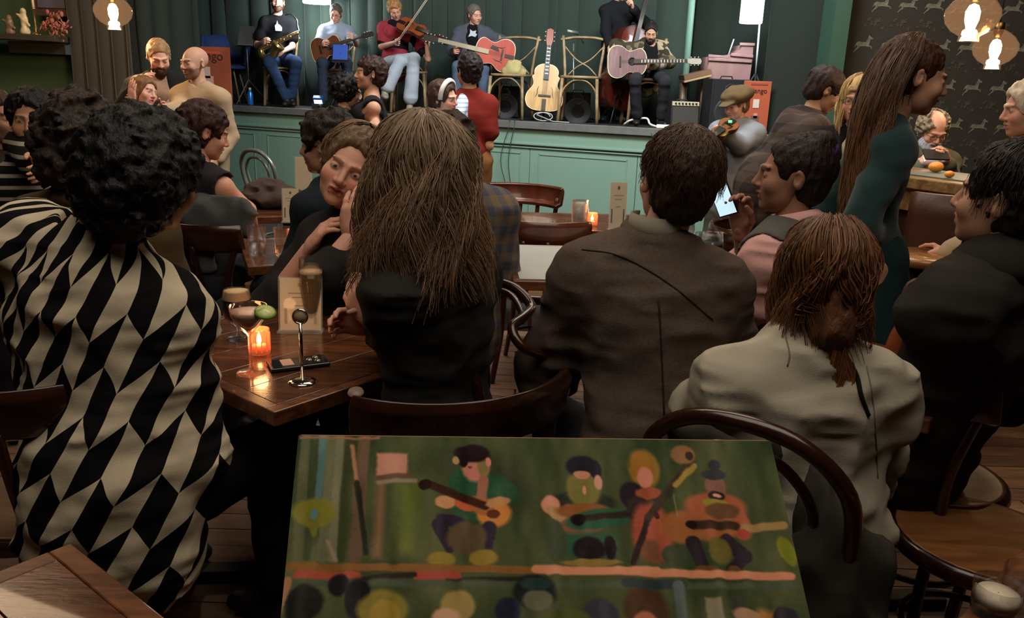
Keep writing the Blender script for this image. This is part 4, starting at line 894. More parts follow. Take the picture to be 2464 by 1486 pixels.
# stout
sp_ = P75(575, 815); so_ = thing('beer_glass', sp_, 'stemmed glass of black stout with a thick cream head, behind the pink cocktail', 'glass'); R1 = np.array
g = Geo(); g.lathe([(.001, .004), (.034, .001), (.034, .004), (.01, .01), (.006, .02), (.006, .035), (.02, .045), (.038, .065), (.043, .09), (.042, .115), (.036, .15), (.0345, .15), (.04, .115), (.041, .09), (.036, .067), (.001, .046)], sp_, 28); g.obj('glass_bowl', MG, so_)
g = Geo(); g.lathe([(.001, .048), (.035, .067), (.0405, .09), (.0397, .115), (.0385, .122), (.001, .122)], sp_, 24); g.obj('stout', mat('stout_black', (14, 8, 6), .2), so_)
g = Geo(); g.lathe([(.0385, .122), (.0345, .146), (.001, .148)], sp_, 24); g.obj('foam', mat('beer_foam', (206, 170, 128), .7), so_)
# tall glass behind the card
tg = P75(752, 792); tt = thing('beer_glass', tg, 'tall stemmed glass of pale beer behind the menu card', 'glass'); g = Geo()
g.lathe([(.001, .004), (.034, .001), (.034, .004), (.008, .01), (.006, .02), (.016, .03), (.026, .06), (.034, .14), (.035, .17), (.033, .225), (.0318, .225), (.0335, .17), (.032, .14), (.024, .062), (.001, .034)], tg, 26); g.obj('glass_bowl', MG, tt)
g = Geo(); g.lathe([(.001, .036), (.024, .062), (.032, .14), (.0333, .178), (.001, .178)], tg, 24); g.obj('beer', mat('pale_beer', (150, 118, 70), .1, alpha=.55), tt)
g = Geo(); g.lathe([(.0333, .178), (.0332, .183), (.001, .183)], tg, 24); g.obj('foam', mat('beer_foam'), tt)
menu(P75(724, 797), -4, .122, .158, 'cream menu card in a clear acrylic stand on the nearest table', tilt=8, marks=2)
# number stand
ns = P75(728, 918); nt_ = thing('table_number_holder', ns, 'chrome ring-topped table number holder on the nearest table', 'holder'); MC = mat('chrome', (210, 206, 198), .12, 1.0)
g = Geo(); g.lathe([(.001, .006), (.02, .006), (.034, .003), (.036, 0), (.001, 0)][::-1], ns, 28); g.obj('base', MC, nt_)
g = Geo(); g.tube([ns + UP * .004, ns + UP * .155], .0042, 10); g.obj('rod', MC, nt_)
g = Geo(); g.tube([ns + UP * (.172 + .018 * math.sin(a)) + A(.018 * math.cos(a), 0, 0) for a in np.linspace(0, 2 * math.pi, 25)], .0028, 6, closed=True); g.obj('ring', MC, nt_)
g = Geo(); g.lathe([(.001, .0006), (.0165, .0006), (.0165, -.0006), (.001, -.0006)][::-1], ns + UP * .172, 20, A(0, 1, 0)); g.obj('disc', mat('disc_cream', (178, 160, 128), .5), nt_)
ph = P75(718, 878); pt = thing('mobile_phone', ph, 'mobile phone lying face up with a glossy case on the nearest table', 'phone'); Rp = rotz(63)
g = Geo(); g.box(ph + UP * .006, (.078, .155, .009), Rp); g.obj('case', mat('phone_case', (60, 62, 66), .2, .4), pt, bevel=.003)
g = Geo(); g.box(ph + UP * .011, (.068, .142, .001), Rp); g.obj('screen', mat('phone_glass', (30, 32, 36), .08, spec=.8), pt)
for i in range(3): g = Geo(); g.lathe([(.001, .0022), (.0075, .0022), (.0085, 0)][::-1], ph + UP * .0112 + Rp[:, 1] * (.05 - .02 * (i % 2)) + Rp[:, 0] * (-.018 + .014 * i), 14); g.obj('camera_lens', mat('lens_rim', (150, 150, 150), .15, .9), pt)
g = Geo(); g.box(ph + UP * .0118 - Rp[:, 1] * .03, (.05, .03, .001), Rp); g.obj('card_reflection_label', mat('sticker_pink', (200, 160, 140), .4), pt)  # the card's reflection on the phone glass, put in as a pink strip
# second table
tumbler(P75(620, 612), 'water glass on the second table, left of the other water glass', .04, .125, .45)
tumbler(P75(684, 616), 'water glass on the second table, lit orange by the candle beside it', .04, .125, .4)
votive(P75(718, 600), 'small glowing candle holder on the second table, in front of the leaning woman', .35)
menu(on(700, 535, .76), -5, .08, .17, 'white card with black marks in a clear stand on the dark table beyond', tilt=5)
menu(t3 + A(.04, .2, .752), 5, .1, .27, 'plain beige card standing behind the black-marked card', tilt=4, marks=False)
tumbler(on(715, 530, .755), 'small glass catching candle light right of the black-marked card', .03, .1, .3)
ctf = t3 + A(-.1, .05, .752); f = Field(ctf - A(.3, .3, .05), ctf + A(.3, .3, .25), .01); f.ell(ctf + UP * .05, (.2, .16, .06), .03); f.ell(ctf + A(-.05, .02, .1), (.12, .1, .05), .04); f.noise(.02, (14, 14, 18), 3, ridge=True)
v, q = f.mesh(); v[:, 2] = np.maximum(v[:, 2], ctf[2]); ORG[0] = ctf; tag(qobj('folded_coat', v, q, cloth((66, 52, 46)), None), 'crumpled dark coat heaped on the table near the hoop chair', 'coat'); ORG[0] = np.zeros(3)
# wooden table by the stage
tumbler(on(1393, 560, .755), 'tall ice drink left of the candle, in front of the stage', .045, .17, .92, mat('clear_tonic', (206, 196, 176), .2, alpha=.45), solid=True, group='tall ice drinks')
tumbler(on(1482, 545, .755), 'tall ice drink under the black-marked card, in front of the stage', .045, .13, .9, mat('clear_tonic'), solid=True, group='tall ice drinks')
votive(on(1424, 542, .755), 'brightly glowing candle between the two tall ice drinks', .5)
menu(on(1484, 553, .753), -6, .09, .25, 'cream card with black marks standing against the green stage front', tilt=4)
# wine glasses on the paper table
def wine(p, label, col, lv):
    t = thing('wine_glass', p, label, 'glass'); g = Geo(); g.lathe([(.001, .004), (.036, .001), (.036, .003), (.006, .008), (.004, .03), (.004, .08), (.02, .09), (.042, .115), (.046, .14), (.04, .19), (.0388, .19), (.0445, .14), (.04, .116), (.001, .088)], p, 26); g.obj('glass_bowl', MG, t)
    if col: g = Geo(); g.lathe([(.001, .089), (.039, .116), (.0435, .14), (.044 if lv > .14 else .0435, lv), (.001, lv)], p, 22); g.obj('wine', mat('wine_%d' % col[0], col, .1, alpha=.9), t)
wine(A(.80, 3.24, .755), 'round glass of dark red wine between the tweed jacket man and the pink-sleeved person', (44, 16, 14), .145)
wine(A(.76, 3.6, .755), 'empty clear wine glass behind the dark red one', None, 0)
tumbler(A(.88, 3.75, .755), 'clear tumbler behind the wine glass on the white paper', .036, .1, 0)
tumbler(on(2392, 1473, .751), 'bright metal-rimmed glass at the bottom right corner', .036, .05, .7, mat('milk_cream', (214, 200, 178), .4), taper=.9, group='corner glasses')
tumbler(on(2462, 1455, .751), 'clear glass half cut off by the right edge, bottom corner', .036, .06, 0, group='corner glasses')

# ------------------------------------------------------------------ the painting on its board in the foreground
pv = thing('painting', at(1290, 1486, .92), 'unfinished green oil painting of the band on a board, leaning in the foreground', 'painting')
c00, c10 = at(722, 1046, 1.10), at(1850, 1060, 1.10); c01, c11 = at(674, 1540, .99), at(1957, 1540, .99)
nu, nv = 540, 220; U_, V_ = np.meshgrid(np.linspace(0, 1, nu), np.linspace(0, 1, nv)); PW, PH = 1140, 494   # painting coordinates, pixel like
gx, gy = U_ * PW, V_ * PH; im = np.zeros((nv, nu, 3)); n1 = vnoise(np.stack([gx * .012, gy * .006, gx * 0], -1)); n2 = vnoise(np.stack([gx * .05, gy * .014, gx * 0 + 5], -1)); n3 = vnoise(np.stack([gx * .15, gy * .15, gx * 0 + 9], -1))
im[:] = (66, 84, 54); im += (n1[..., None] * A(46, 40, 30)) + n2[..., None] * A(20, 22, 16)
def blend(m, c): 
    m = np.clip(m, 0, 1)[..., None]; im[:] = im * (1 - m) + (A(*c) + n2[..., None] * 22) * m
wx, wy = gx + n2 * 5 + n3 * 2, gy + n2 * 6
def el(x, y, rx, ry, c, a=0, soft=.25, al=.92):
    a = math.radians(a); dx, dy = wx - x, wy - y; p = dx * math.cos(a) + dy * math.sin(a); q = -dx * math.sin(a) + dy * math.cos(a)
    d = np.sqrt((p / rx) ** 2 + (q / ry) ** 2); blend((1 - (d - 1) / soft) * al, c)
def sl(x0, y0, x1, y1, w, c, al=.9, w1=None):
    dx, dy = x1 - x0, y1 - y0; L = dx * dx + dy * dy; t = np.clip(((wx - x0) * dx + (wy - y0) * dy) / L, 0, 1); d = np.hypot(wx - x0 - t * dx, wy - y0 - t * dy)
    ww = w + ((w1 if w1 else w) - w) * t; blend((1 - (d - ww) / 4) * al, c)
def rc(x0, y0, x1, y1, c, al=.85, s=6): blend(np.minimum(np.minimum(wx - x0, x1 - wx), np.minimum(wy - y0, y1 - wy)) / s * al, c)
# photo pixel -> painting coordinate, rows 1046..1486 map to 0..440
F_ = lambda x, y: ((x - (722 - (y - 1046) * .098)) / (1128 + (y - 1046) * .314) * PW, (y - 1046))
def E(x, y, *a, **k): X, Y = F_(x, y); el(X, Y, *a, **k)
def S(x0, y0, x1, y1, *a, **k): a0, a1 = F_(x0, y0), F_(x1, y1); sl(*a0, *a1, *a, **k)
def Rr(x0, y0, x1, y1, *a, **k): a0, a1 = F_(x0, y0), F_(x1, y1); rc(*a0, *a1, *a, **k)
for x, c, w_ in ((740, (82, 98, 70), 10), (765, (60, 80, 52), 8), (800, (96, 112, 84), 10), (822, (104, 120, 92), 9), (845, (58, 72, 46), 9), (880, (92, 84, 64), 14)): S(x, 1050, x - 22, 1340, w_, c, al=.75)
S(782, 1048, 768, 1195, 7, (78, 122, 118)); S(850, 1070, 862, 1160, 3, (150, 124, 94)); S(862, 1160, 885, 1330, 4, (36, 46, 36)); S(790, 1300, 810, 1345, 4, (140, 140, 118), al=.5)
Rr(940, 1130, 1030, 1350, (84, 108, 56), .6, 20); Rr(965, 1160, 1005, 1340, (104, 126, 60), .5, 20); Rr(900, 1140, 930, 1350, (122, 108, 80), .6, 10)
Rr(908, 1085, 985, 1145, (170, 138, 114), .95); S(912, 1148, 990, 1140, 4, (96, 80, 62)); S(912, 1158, 1000, 1152, 3, (130, 134, 112)); Rr(722, 1046, 920, 1056, (140, 112, 84), .7, 3)
Rr(1040, 1060, 1300, 1250, (50, 62, 48), .4, 40)
E(760, 1232, 45, 32, (112, 124, 52)); S(755, 1240, 758, 1285, 14, (104, 116, 50), w1=4); E(757, 1235, 8, 12, (80, 132, 126)); E(1890, 1320, 16, 34, (110, 130, 44), a=-15)
# guitarist 1
E(1125, 1165, 38, 42, (38, 82, 58)); E(1190, 1170, 55, 30, (40, 84, 60), a=20); E(1215, 1175, 25, 18, (48, 90, 64)); E(1140, 1225, 45, 22, (50, 88, 62)); E(1145, 1115, 30, 36, (172, 128, 108)); E(1162, 1110, 12, 28, (124, 122, 76)); E(1137, 1085, 38, 19, (34, 28, 30)); E(1115, 1100, 10, 16, (34, 28, 30)); E(1132, 1118, 5, 3, (110, 70, 62)); E(1100, 1105, 7, 9, (150, 140, 90)); E(1175, 1105, 6, 10, (190, 140, 120))
S(1165, 1150, 1160, 1200, 10, (142, 108, 84)); E(1075, 1205, 22, 14, (180, 150, 100)); E(1120, 1212, 22, 12, (176, 96, 66), a=20); E(1190, 1232, 36, 32, (178, 130, 62)); E(1160, 1215, 30, 18, (150, 104, 60), a=25); S(1028, 1160, 1170, 1215, 8, (52, 38, 28)); E(1025, 1162, 15, 12, (42, 30, 24)); E(1190, 1235, 14, 10, (84, 50, 34)); E(1200, 1205, 26, 10, (170, 140, 90), a=-15)
S(1060, 1262, 1085, 1320, 15, (44, 44, 58), w1=8); E(1090, 1250, 32, 13, (46, 46, 60), a=15); S(1180, 1270, 1180, 1315, 16, (42, 42, 58), w1=8); E(1125, 1290, 42, 34, (84, 80, 58)); E(1065, 1345, 28, 16, (128, 126, 54)); E(1165, 1340, 30, 18, (128, 124, 52))
# guitarist 2
E(1400, 1205, 70, 26, (44, 56, 48)); E(1405, 1170, 36, 42, (112, 120, 66)); E(1400, 1115, 34, 24, (36, 38, 46)); E(1435, 1125, 12, 22, (36, 38, 48)); E(1400, 1135, 18, 9, (176, 140, 112)); E(1440, 1155, 9, 16, (184, 150, 130)); E(1405, 1172, 4, 10, (190, 150, 122)); E(1325, 1210, 20, 20, (188, 146, 116)); E(1350, 1238, 34, 14, (160, 142, 98), a=35)
E(1405, 1225, 58, 18, (128, 92, 52)); E(1400, 1262, 50, 20, (124, 92, 66), a=-5); E(1440, 1245, 70, 22, (44, 92, 66), a=-8); S(1400, 1245, 1545, 1225, 6, (46, 44, 36)); E(1393, 1246, 17, 13, (30, 26, 26)); Rr(1340, 1270, 1500, 1345, (48, 94, 68), .7, 12); E(1418, 1318, 33, 27, (32, 30, 34)); E(1470, 1315, 13, 26, (34, 32, 36)); E(1340, 1300, 22, 45, (60, 78, 58)); E(1425, 1350, 60, 8, (128, 120, 60))
# blond singer, bass, seated player
E(1548, 1120, 34, 44, (128, 110, 52)); E(1540, 1110, 22, 30, (142, 112, 48)); E(1550, 1140, 17, 24, (182, 134, 112)); E(1520, 1185, 26, 30, (36, 34, 42)); E(1560, 1180, 28, 14, (140, 84, 62)); S(1535, 1215, 1545, 1250, 26, (50, 46, 46), al=.6)
E(1568, 1275, 42, 65, (146, 84, 64)); Rr(1535, 1290, 1595, 1352, (104, 78, 54), .9, 10); S(1560, 1245, 1525, 1350, 6, (44, 38, 38)); S(1658, 1100, 1560, 1240, 7, (58, 56, 46)); S(1668, 1110, 1625, 1160, 5, (142, 136, 62)); E(1640, 1082, 26, 22, (128, 104, 72)); E(1655, 1085, 8, 10, (60, 52, 44)); E(1580, 1235, 5, 8, (70, 40, 36))
E(1720, 1215, 62, 36, (150, 96, 68)); E(1775, 1250, 22, 40, (150, 96, 66), a=-15); E(1718, 1160, 22, 26, (122, 100, 84)); E(1715, 1132, 26, 12, (52, 62, 64)); E(1715, 1108, 14, 12, (50, 60, 64)); E(1720, 1184, 17, 10, (48, 48, 42)); E(1722, 1184, 8, 4, (190, 160, 148)); S(1695, 1200, 1740, 1203, 6, (136, 138, 58))
E(1640, 1262, 45, 36, (142, 102, 62)); E(1715, 1262, 50, 32, (140, 98, 60)); E(1735, 1222, 36, 18, (96, 78, 54)); S(1665, 1255, 1765, 1258, 9, (58, 48, 38)); E(1660, 1254, 12, 9, (36, 30, 28)); S(1790, 1265, 1880, 1255, 8, (146, 134, 84)); E(1785, 1280, 14, 12, (150, 76, 58)); Rr(1615, 1180, 1632, 1240, (136, 140, 100), .7, 4)
S(1665, 1300, 1690, 1360, 16, (42, 40, 46), w1=11); S(1745, 1295, 1790, 1335, 16, (44, 42, 48)); S(1790, 1335, 1760, 1365, 13, (44, 42, 48)); E(1730, 1320, 22, 30, (92, 96, 46)); E(1700, 1368, 26, 12, (88, 74, 42)); E(1765, 1372, 14, 16, (92, 76, 48)); E(1620, 1330, 26, 20, (60, 76, 58))
# ledge and audience
S(700, 1362, 1300, 1368, 7, (122, 96, 52)); S(1290, 1366, 1900, 1382, 8, (186, 140, 104)); S(1320, 1372, 1580, 1366, 6, (190, 146, 110)); S(720, 1382, 860, 1384, 9, (150, 84, 62)); S(1010, 1384, 1100, 1384, 10, (152, 80, 62)); S(880, 1390, 1000, 1380, 4, (42, 46, 36)); S(1080, 1396, 1290, 1386, 4, (42, 48, 38)); S(700, 1400, 1900, 1405, 8, (70, 92, 70), al=.5)
E(735, 1445, 38, 36, (36, 42, 38)); E(722, 1470, 26, 40, (36, 40, 38)); E(818, 1405, 22, 24, (34, 38, 40)); E(866, 1440, 26, 46, (34, 38, 40)); E(925, 1465, 50, 42, (118, 122, 52)); E(930, 1475, 30, 30, (140, 136, 60)); E(1105, 1455, 34, 34, (140, 138, 80)); E(1075, 1480, 30, 18, (180, 160, 130), al=.6)
E(1288, 1420, 44, 38, (32, 40, 40)); E(1296, 1440, 30, 24, (92, 108, 84)); E(1290, 1400, 32, 14, (40, 66, 60)); E(1225, 1465, 27, 30, (38, 46, 60)); E(1445, 1480, 36, 40, (54, 62, 70)); E(1370, 1490, 44, 28, (72, 92, 46)); E(1555, 1460, 44, 48, (70, 58, 42)); E(1555, 1500, 24, 30, (160, 112, 82)); S(1510, 1400, 1640, 1402, 10, (48, 66, 66)); S(1632, 1405, 1640, 1480, 12, (84, 106, 102), al=.7)
Rr(1690, 1430, 1750, 1500, (124, 132, 108), .9); Rr(1750, 1425, 1800, 1490, (60, 70, 64), .8); E(1800, 1480, 34, 18, (158, 142, 112), a=25); Rr(1810, 1455, 1920, 1640, (150, 120, 66), .85, 14); E(1885, 1480, 26, 22, (46, 50, 58)); S(696, 1395, 670, 1480, 7, (150, 124, 90))
im += n3[..., None] * 5; im = np.clip(im, 12, 255)
T_ = (c00[None, None] * (1 - U_)[..., None] * (1 - V_)[..., None] + c10 * U_[..., None] * (1 - V_)[..., None] + c01 * (1 - U_)[..., None] * V_[..., None] + c11 * U_[..., None] * V_[..., None])
nb = nrm(np.cross(c10 - c00, c01 - c00)); nb = nb if nb[1] < 0 else -nb
T_ = T_ + nb * (.00012 * n2[..., None] + .009); v = T_.reshape(-1, 3); i0 = (np.arange(nv - 1)[:, None] * nu + np.arange(nu - 1)[None]).ravel()
q = np.stack([i0, i0 + nu, i0 + nu + 1, i0 + 1], 1)
PG = A(3.3, 2.45, 2.5)
qobj('painted_surface', v, q, mat('oil_paint', kind='vc', rough=.45, spec=.4), pv, col=lin(im.reshape(-1, 3)) * PG)
g = Geo(); b8 = [c + nb * z for z in (.0012, -.014) for c in (c00, c10, c11, c01)]; g.add(b8, [(0, 1, 2, 3), (7, 6, 5, 4), (0, 4, 5, 1), (1, 5, 6, 2), (2, 6, 7, 3), (3, 7, 4, 0)], False); g.obj('board', mat('board_raw_canvas', (150, 120, 86), .8), pv)
es = thing('easel', A(0, 1.2, 0), 'dark folding easel holding the painting from behind', 'easel')
for x in (-.12, .18):
    g = Geo(); p1 = (c00 + (c10 - c00) * (.5 + x)) * .4 + (c01 + (c11 - c01) * (.5 + x)) * .6 - nb * .03; g.tube([p1, A(p1[0] * 1.3, 1.0, 0.012)], .012, 8); g.obj('leg', M_black, es)
g = Geo(); p1 = (c00 + c11) / 2 - nb * .03; g.tube([p1, A(p1[0], 1.35, .012)], .012, 8); g.obj('leg', M_black, es)
g = Geo(); pm = (c00 * .4 + c01 * .6) - nb * .03; pn_ = (c10 * .4 + c11 * .6) - nb * .03; g.beam(pm + (pn_ - pm) * .3, pm + (pn_ - pm) * .72, .03, .02); g.obj('crossbar', M_black, es)
# ------------------------------------------------------------------ the band on the stage
SK = dict
JE = cloth((44, 62, 92)); GY = cloth((150, 155, 160)); DKT = cloth((34, 36, 40)); BLK = cloth((20, 20, 22))
def flatprint(J, prn, m, z0=.1, name='shirt_print', d=.0, par=None, fwd=.135):
    c = J['C'] + J['fw'] * fwd * J['U'] + UP * z0; g = Geo(); g.prism(prn, c, -J['rt'], UP, .012); g.obj(name, m, par)
def stage_chair(p, yaw, label, style='cross', **k): p = np.asarray(p); return chair(p, yaw, style, label, m=mat('oak_pale', (172, 148, 110), .45, kind='wood', col2=(132, 108, 76), vs=8), mseat=mat('oak_pale'), name='dining_chair', **k)
Y1 = stY(668, .75)
sax_p, J = person('person in black printed t-shirt and jeans playing a saxophone, head cut by the top edge', (668, 6), Y1, 166, 'sit', ZS, hd=(0, 12, 0), arms=dict(Wr=(632, 102, -.28), Wl=(680, 124, -.3), Cr=1.0, Cl=1.0), skin='fair', hair=dict(t=.012), haircol=(70, 42, 26), beard=dict(t=.006),
    top=dict(m=BLK, s='s', e=.016, collar=dict(r=.008)), bottom=dict(m=JE), knee=dict(Kl=(712, 150, -.42), Kr=(648, 150, -.42), Al=(702, 236, -.3), Ar=(690, 238, -.38)), seed=2)
flatprint(J, [(-.035, -.05), (.04, -.05), (.045, -.01), (.02, .02), (.0, .03), (-.01, .07), (-.02, .03), (-.04, .01)], mat('print_pale', (190, 200, 212), .7), .03, par=sax_p)
stage_chair(J['P'] * A(1, 1, 0) + UP * ZS, 166, 'cross-back chair under the saxophone player')
# saxophone
sx = thing('saxophone', at(665, 135, Y1 - .38), 'gold saxophone across the lap of the seated player in black t-shirt', 'saxophone'); MBr = mat('brass_gold', (176, 150, 92), .28, .9)
a0, a1, a2, a3 = at(700, 34, Y1 - .16), at(716, 62, Y1 - .3), at(720, 78, Y1 - .36), at(640, 112, Y1 - .36)
g = Geo(); g.tube([at(686, 36, Y1 - .12), a0, at(714, 48, Y1 - .26), a1, a2], [.008, .008, .01, .011, .013], 10, 5); g.obj('neck', mat('sax_black', (26, 26, 28), .3), sx)
g = Geo(); g.tube([a2, at(690, 92, Y1 - .36), a3, at(628, 122, Y1 - .36), at(636, 137, Y1 - .37), at(655, 136, Y1 - .38), at(664, 118, Y1 - .39), at(671, 108, Y1 - .4)], [.014, .02, .03, .034, .038, .045, .06, .082], 14, 5); g.obj('body', MBr, sx)
for i in range(9): g = Geo(); p = a2 + (a3 - a2) * (.15 + i * .1) + A(0, -.025, .012 * (-1) ** i); g.lathe([(.001, .006), (.011, .005), (.012, 0)][::-1], p, 10, A(0, -1, .3)); g.obj('key', MBr, sx)
g = Geo(); g.tube([a2 + A(0, -.03, .02), a3 + A(0, -.03, .02)], .004, 6); g.obj('key_rod', MBr, sx)
Y2 = stY(808, .8)
_, J = person('person in grey-blue polo shirt playing a brown guitar, looking down', (808, 33), Y2, 172, 'sit', ZS, hd=(8, -22, -6), arms=dict(Wr=(776, 108, -.3), Wl=(850, 92, -.32), Cr=1.0, Cl=1.2), skin='fair', haircol=(88, 78, 70), hair=dict(t=.009), closed=True, glasses=(60, 60, 60),
    top=dict(m=cloth((150, 160, 178)), s='s', e=.02, collar=dict(r=.016)), bottom=dict(m=cloth((48, 56, 72))), seed=4)
stage_chair(J['P'] * A(1, 1, 0) + UP * ZS, 172, 'cross-back chair under the blue-shirted guitarist')
guitar(at(788, 118, Y2 - .3), at(880, 92, Y2 - .3) - at(788, 122, Y2 - .25), A(-.05, -1, .25), 'brown acoustic guitar held by the blue-shirted player', top=(112, 66, 42), side=(60, 30, 20), dots=0, neck=(60, 52, 46), neckL=.36, headc=(40, 36, 34), scale=.76)
mstand(st(822, .35), ZS + .62 - ZS + .02, 'music stand with a bright blue tablet in front of the blue-shirted guitarist', (.17, .2), 180, 20, screen=(58, 92, 190))
g = Geo(); g.box(st(822, .30) + UP * .55, (.19, .03, .035)); tag(g.obj('tablet_clamp', M_black), 'black clamp bar under the blue tablet in front of the blue-shirted guitarist', 'clamp')
Y3 = stY(965, .75)
fd_, J = person('person in red and black top with pale trousers playing a violin, legs crossed', (950, 24), Y3, 176, 'sit', ZS, hd=(-14, -28, 14), arms=dict(Wr=(958, 100, -.25), Er=(918, 112, -.05), Wl=(1026, 100, -.16), El=(1030, 142, -.05), Cr=1.0, Cl=1.3, Dr=[.2, .6, -.1], Dl=[-.3, .3, .9], Pl=[-.9, .3, 0]), skin='pale', haircol=(168, 120, 74), closed=True,
    hair=dict(t=.016, ts=.018, amp=.012, fr=(34, 34, 26), ears=False, fz=-.012), female=True, top=dict(m=cloth((150, 52, 62)), s='s', e=.014, layers=[]), bottom=dict(m=cloth((170, 178, 190)), cuff=.075, l=.8), shoes=(150, 140, 120), knee=dict(Kl=(962, 148, -.44), Kr=(996, 142, -.42), Al=(926, 222, -.5), Ar=(986, 258, -.42)), seed=6)
f = Field(J['P'] - .35, J['N'] + .35, .011); U3 = J['U']
f.cone(J['P'], J['W'], .152 * U3 + .016, .13 * U3 + .018, .04, (J['fw'], .68)); f.cone(J['W'], J['C'] + UP * .02, .13 * U3 + .022, .15 * U3 + .021, .04, (J['fw'], .7)); v, q = f.mesh(); qobj('lower_top', v, q, BLK, fd_)
for k in 'lr': f = Field(J['S' + k] - .35, J['S' + k] + .35, .011); f.cone(J['S' + k] + (J['E' + k] - J['S' + k]) * .3, J['S' + k] + (J['E' + k] - J['S' + k]) * .75, .066, .06); v, q = f.mesh(); qobj('sleeve', v, q, BLK, fd_)
stage_chair(st(985, .75), 176, 'cross-back chair under the fiddler')
vb = at(992, 68, Y3 - .22); vdir = at(1042, 84, Y3 - .3) - at(965, 52, Y3 - .18)
guitar(vb, vdir, A(.1, -.75, .6), 'orange-brown violin tucked under the chin of the fiddler', top=(150, 76, 38), side=(90, 44, 24), L=.36, Wd=.21, dep=.04, hole=False, fh=True, neck=(40, 30, 28), scale=1.0, kind='violin', neckL=.1, name='violin', headc=(60, 34, 24), rim=(70, 36, 22))
bw = thing('violin_bow', at(948, 112, Y3 - .34), 'pale violin bow raised diagonally over the violin', 'bow'); g = Geo(); p0, p1 = at(950, 108, Y3 - .36), at(1030, -8, Y3 - .45); g.tube([p0, p1], .0045, 6); g.obj('stick', mat('bow_wood', (196, 166, 130), .4), bw)
g = Geo(); g.tube([p0 + A(.012, 0, -.006), p1 + A(.012, 0, -.006)], .0025, 4); g.obj('bow_hair', mat('bow_hair', (215, 205, 185), .6), bw); g = Geo(); g.box(p0 + (p1 - p0) * .06 + A(.008, 0, -.003), (.02, .012, .03)); g.obj('frog', M_black, bw)
Y4 = stY(1143, .8)
rg_, J = person('person in grey jacket and black printed t-shirt playing a red guitar left-handed', (1142, 36), Y4, 182, 'sit', ZS, hd=(-38, -12, 8), arms=dict(Wr=(1094, 122, -.35), Wl=(1176, 112, -.3), El=(1222, 106, -.12), Cr=1.3, Cl=.7, Pl=[0, -1, 0], Dl=[-1, .2, .1]), skin='fair', haircol=(104, 94, 84), hair=dict(t=.014, amp=.005, fr=(60, 60, 40)), closed=True, w=1.08,
    top=dict(m=BLK, s='s', e=.014, collar=dict(r=.008), layers=[dict(m=cloth((78, 82, 92)), e=.026, long=True, gap=.075, name='jacket')]), bottom=dict(m=cloth((84, 98, 122))), seed=8)
flatprint(J, [(-.05, -.04), (-.01, -.03), (.03, -.04), (.05, -.01), (.03, .0), (.04, .03), (.0, .02), (-.03, .04), (-.03, .0)], mat('print_pale'), .06, par=rg_)
stage_chair(J['P'] * A(1, 1, 0) + UP * ZS, 182, 'cross-back chair under the red guitar player')
guitar(at(1190, 130, Y4 - .38), at(1048, 97, Y4 - .42) - at(1200, 133, Y4 - .36), A(.0, -1, .12), 'glossy red archtop guitar with cream binding', top=(190, 46, 26), side=(120, 26, 20), fh=True, hole=False, neck=(176, 160, 130), guard=(24, 18, 16), neckL=.46, headc=(40, 34, 30), scale=.88)
Y5 = stY(1490, 1.0)
_, J = person('person in black jumper standing and playing a double bass, face cut by the top edge', (1492, -22), Y5, 176, 'stand', ZS, arms=dict(Wr=(1466, 108, -.3), Wl=(1522, 20, -.25), El=(1552, 55, -.05), Cr=.8, Cl=1.3, Dl=[.2, .5, .7], Dr=[.1, .3, -1]), skin='fair', haircol=(60, 44, 30), hair=dict(t=.01),
    top=dict(m=cloth((26, 27, 30)), s='l', e=.02, hem=.1, collar=dict(r=.014)), bottom=dict(m=cloth((28, 32, 44))), shoes=(90, 110, 140), seed=10)
bs = at(1500, 165, Y5 - .28); bn_ = at(1532, -30, Y5 - .16) - at(1488, 150, Y5 - .3)
guitar(bs, bn_, A(.55, -1, .1), 'red-brown double bass behind the camouflage-shirted guitarist', top=(120, 42, 26), side=(70, 24, 18), L=.86, Wd=.42, dep=.17, hole=False, fh=True, neck=(50, 40, 34), kind='double bass', neckL=.62, name='double_bass', headc=(60, 34, 26), rim=(70, 30, 20))
Y6 = stY(1568, .6)
_, J = person('person with topknot and beard in camouflage shirt playing a silvery brown guitar', (1566, 78), Y6, 178, 'sit', ZS, hd=(6, -24, 0), hs=1.1, arms=dict(Wr=(1500, 146, -.22), Er=(1482, 108, -.02), Wl=(1562, 158, -.28), El=(1612, 150, -.05), Cr=.8, Cl=1.3, Dr=[.9, .4, -.3], Pr=[0, -1, 0]), skin='tan', haircol=(28, 22, 20), beard=dict(t=.007), closed=True, w=1.05,
    hair=dict(t=.008, ex=[((0, -.03, .125), (.024, .024, .022))]), top=dict(m=BLK, s='n', e=.01, open=.085, v=.03, layers=[dict(m=mat('camo_cloth', (66, 58, 46), .9, kind='camo', col2=(104, 96, 72), vs=17, spec=.1), e=.024, long=True, gap=.1, name='overshirt', hem=.12)]),
    bottom=dict(m=cloth((44, 44, 48)), cuff=.06), knee=dict(Kl=(1600, 196, -.42), Kr=(1528, 192, -.42)), seed=12)
stage_chair(J['P'] * A(1, 1, 0) + UP * ZS, 178, 'cross-back chair under the camouflage-shirted guitarist')
guitar(at(1508, 150, Y6 - .3), at(1660, 152, Y6 - .3) - at(1505, 153, Y6 - .3), A(0, -1, .15), 'silvery brown guitar with bright frets held by the camouflage-shirted player', top=(134, 104, 104), side=(96, 52, 40), neck=(60, 48, 44), dots=14, neckL=.5, headc=(170, 166, 150), scale=.78)
mstand(st(1482, .5), .5, 'small black music stand beside the double bass player', (.2, .24), 170, 30)
mstand(st(603, .55), .82, 'black music stand in front of the saxophone player', (.2, .26), 188, 22, m=mat('stand_grey', (92, 90, 86), .5, .3))
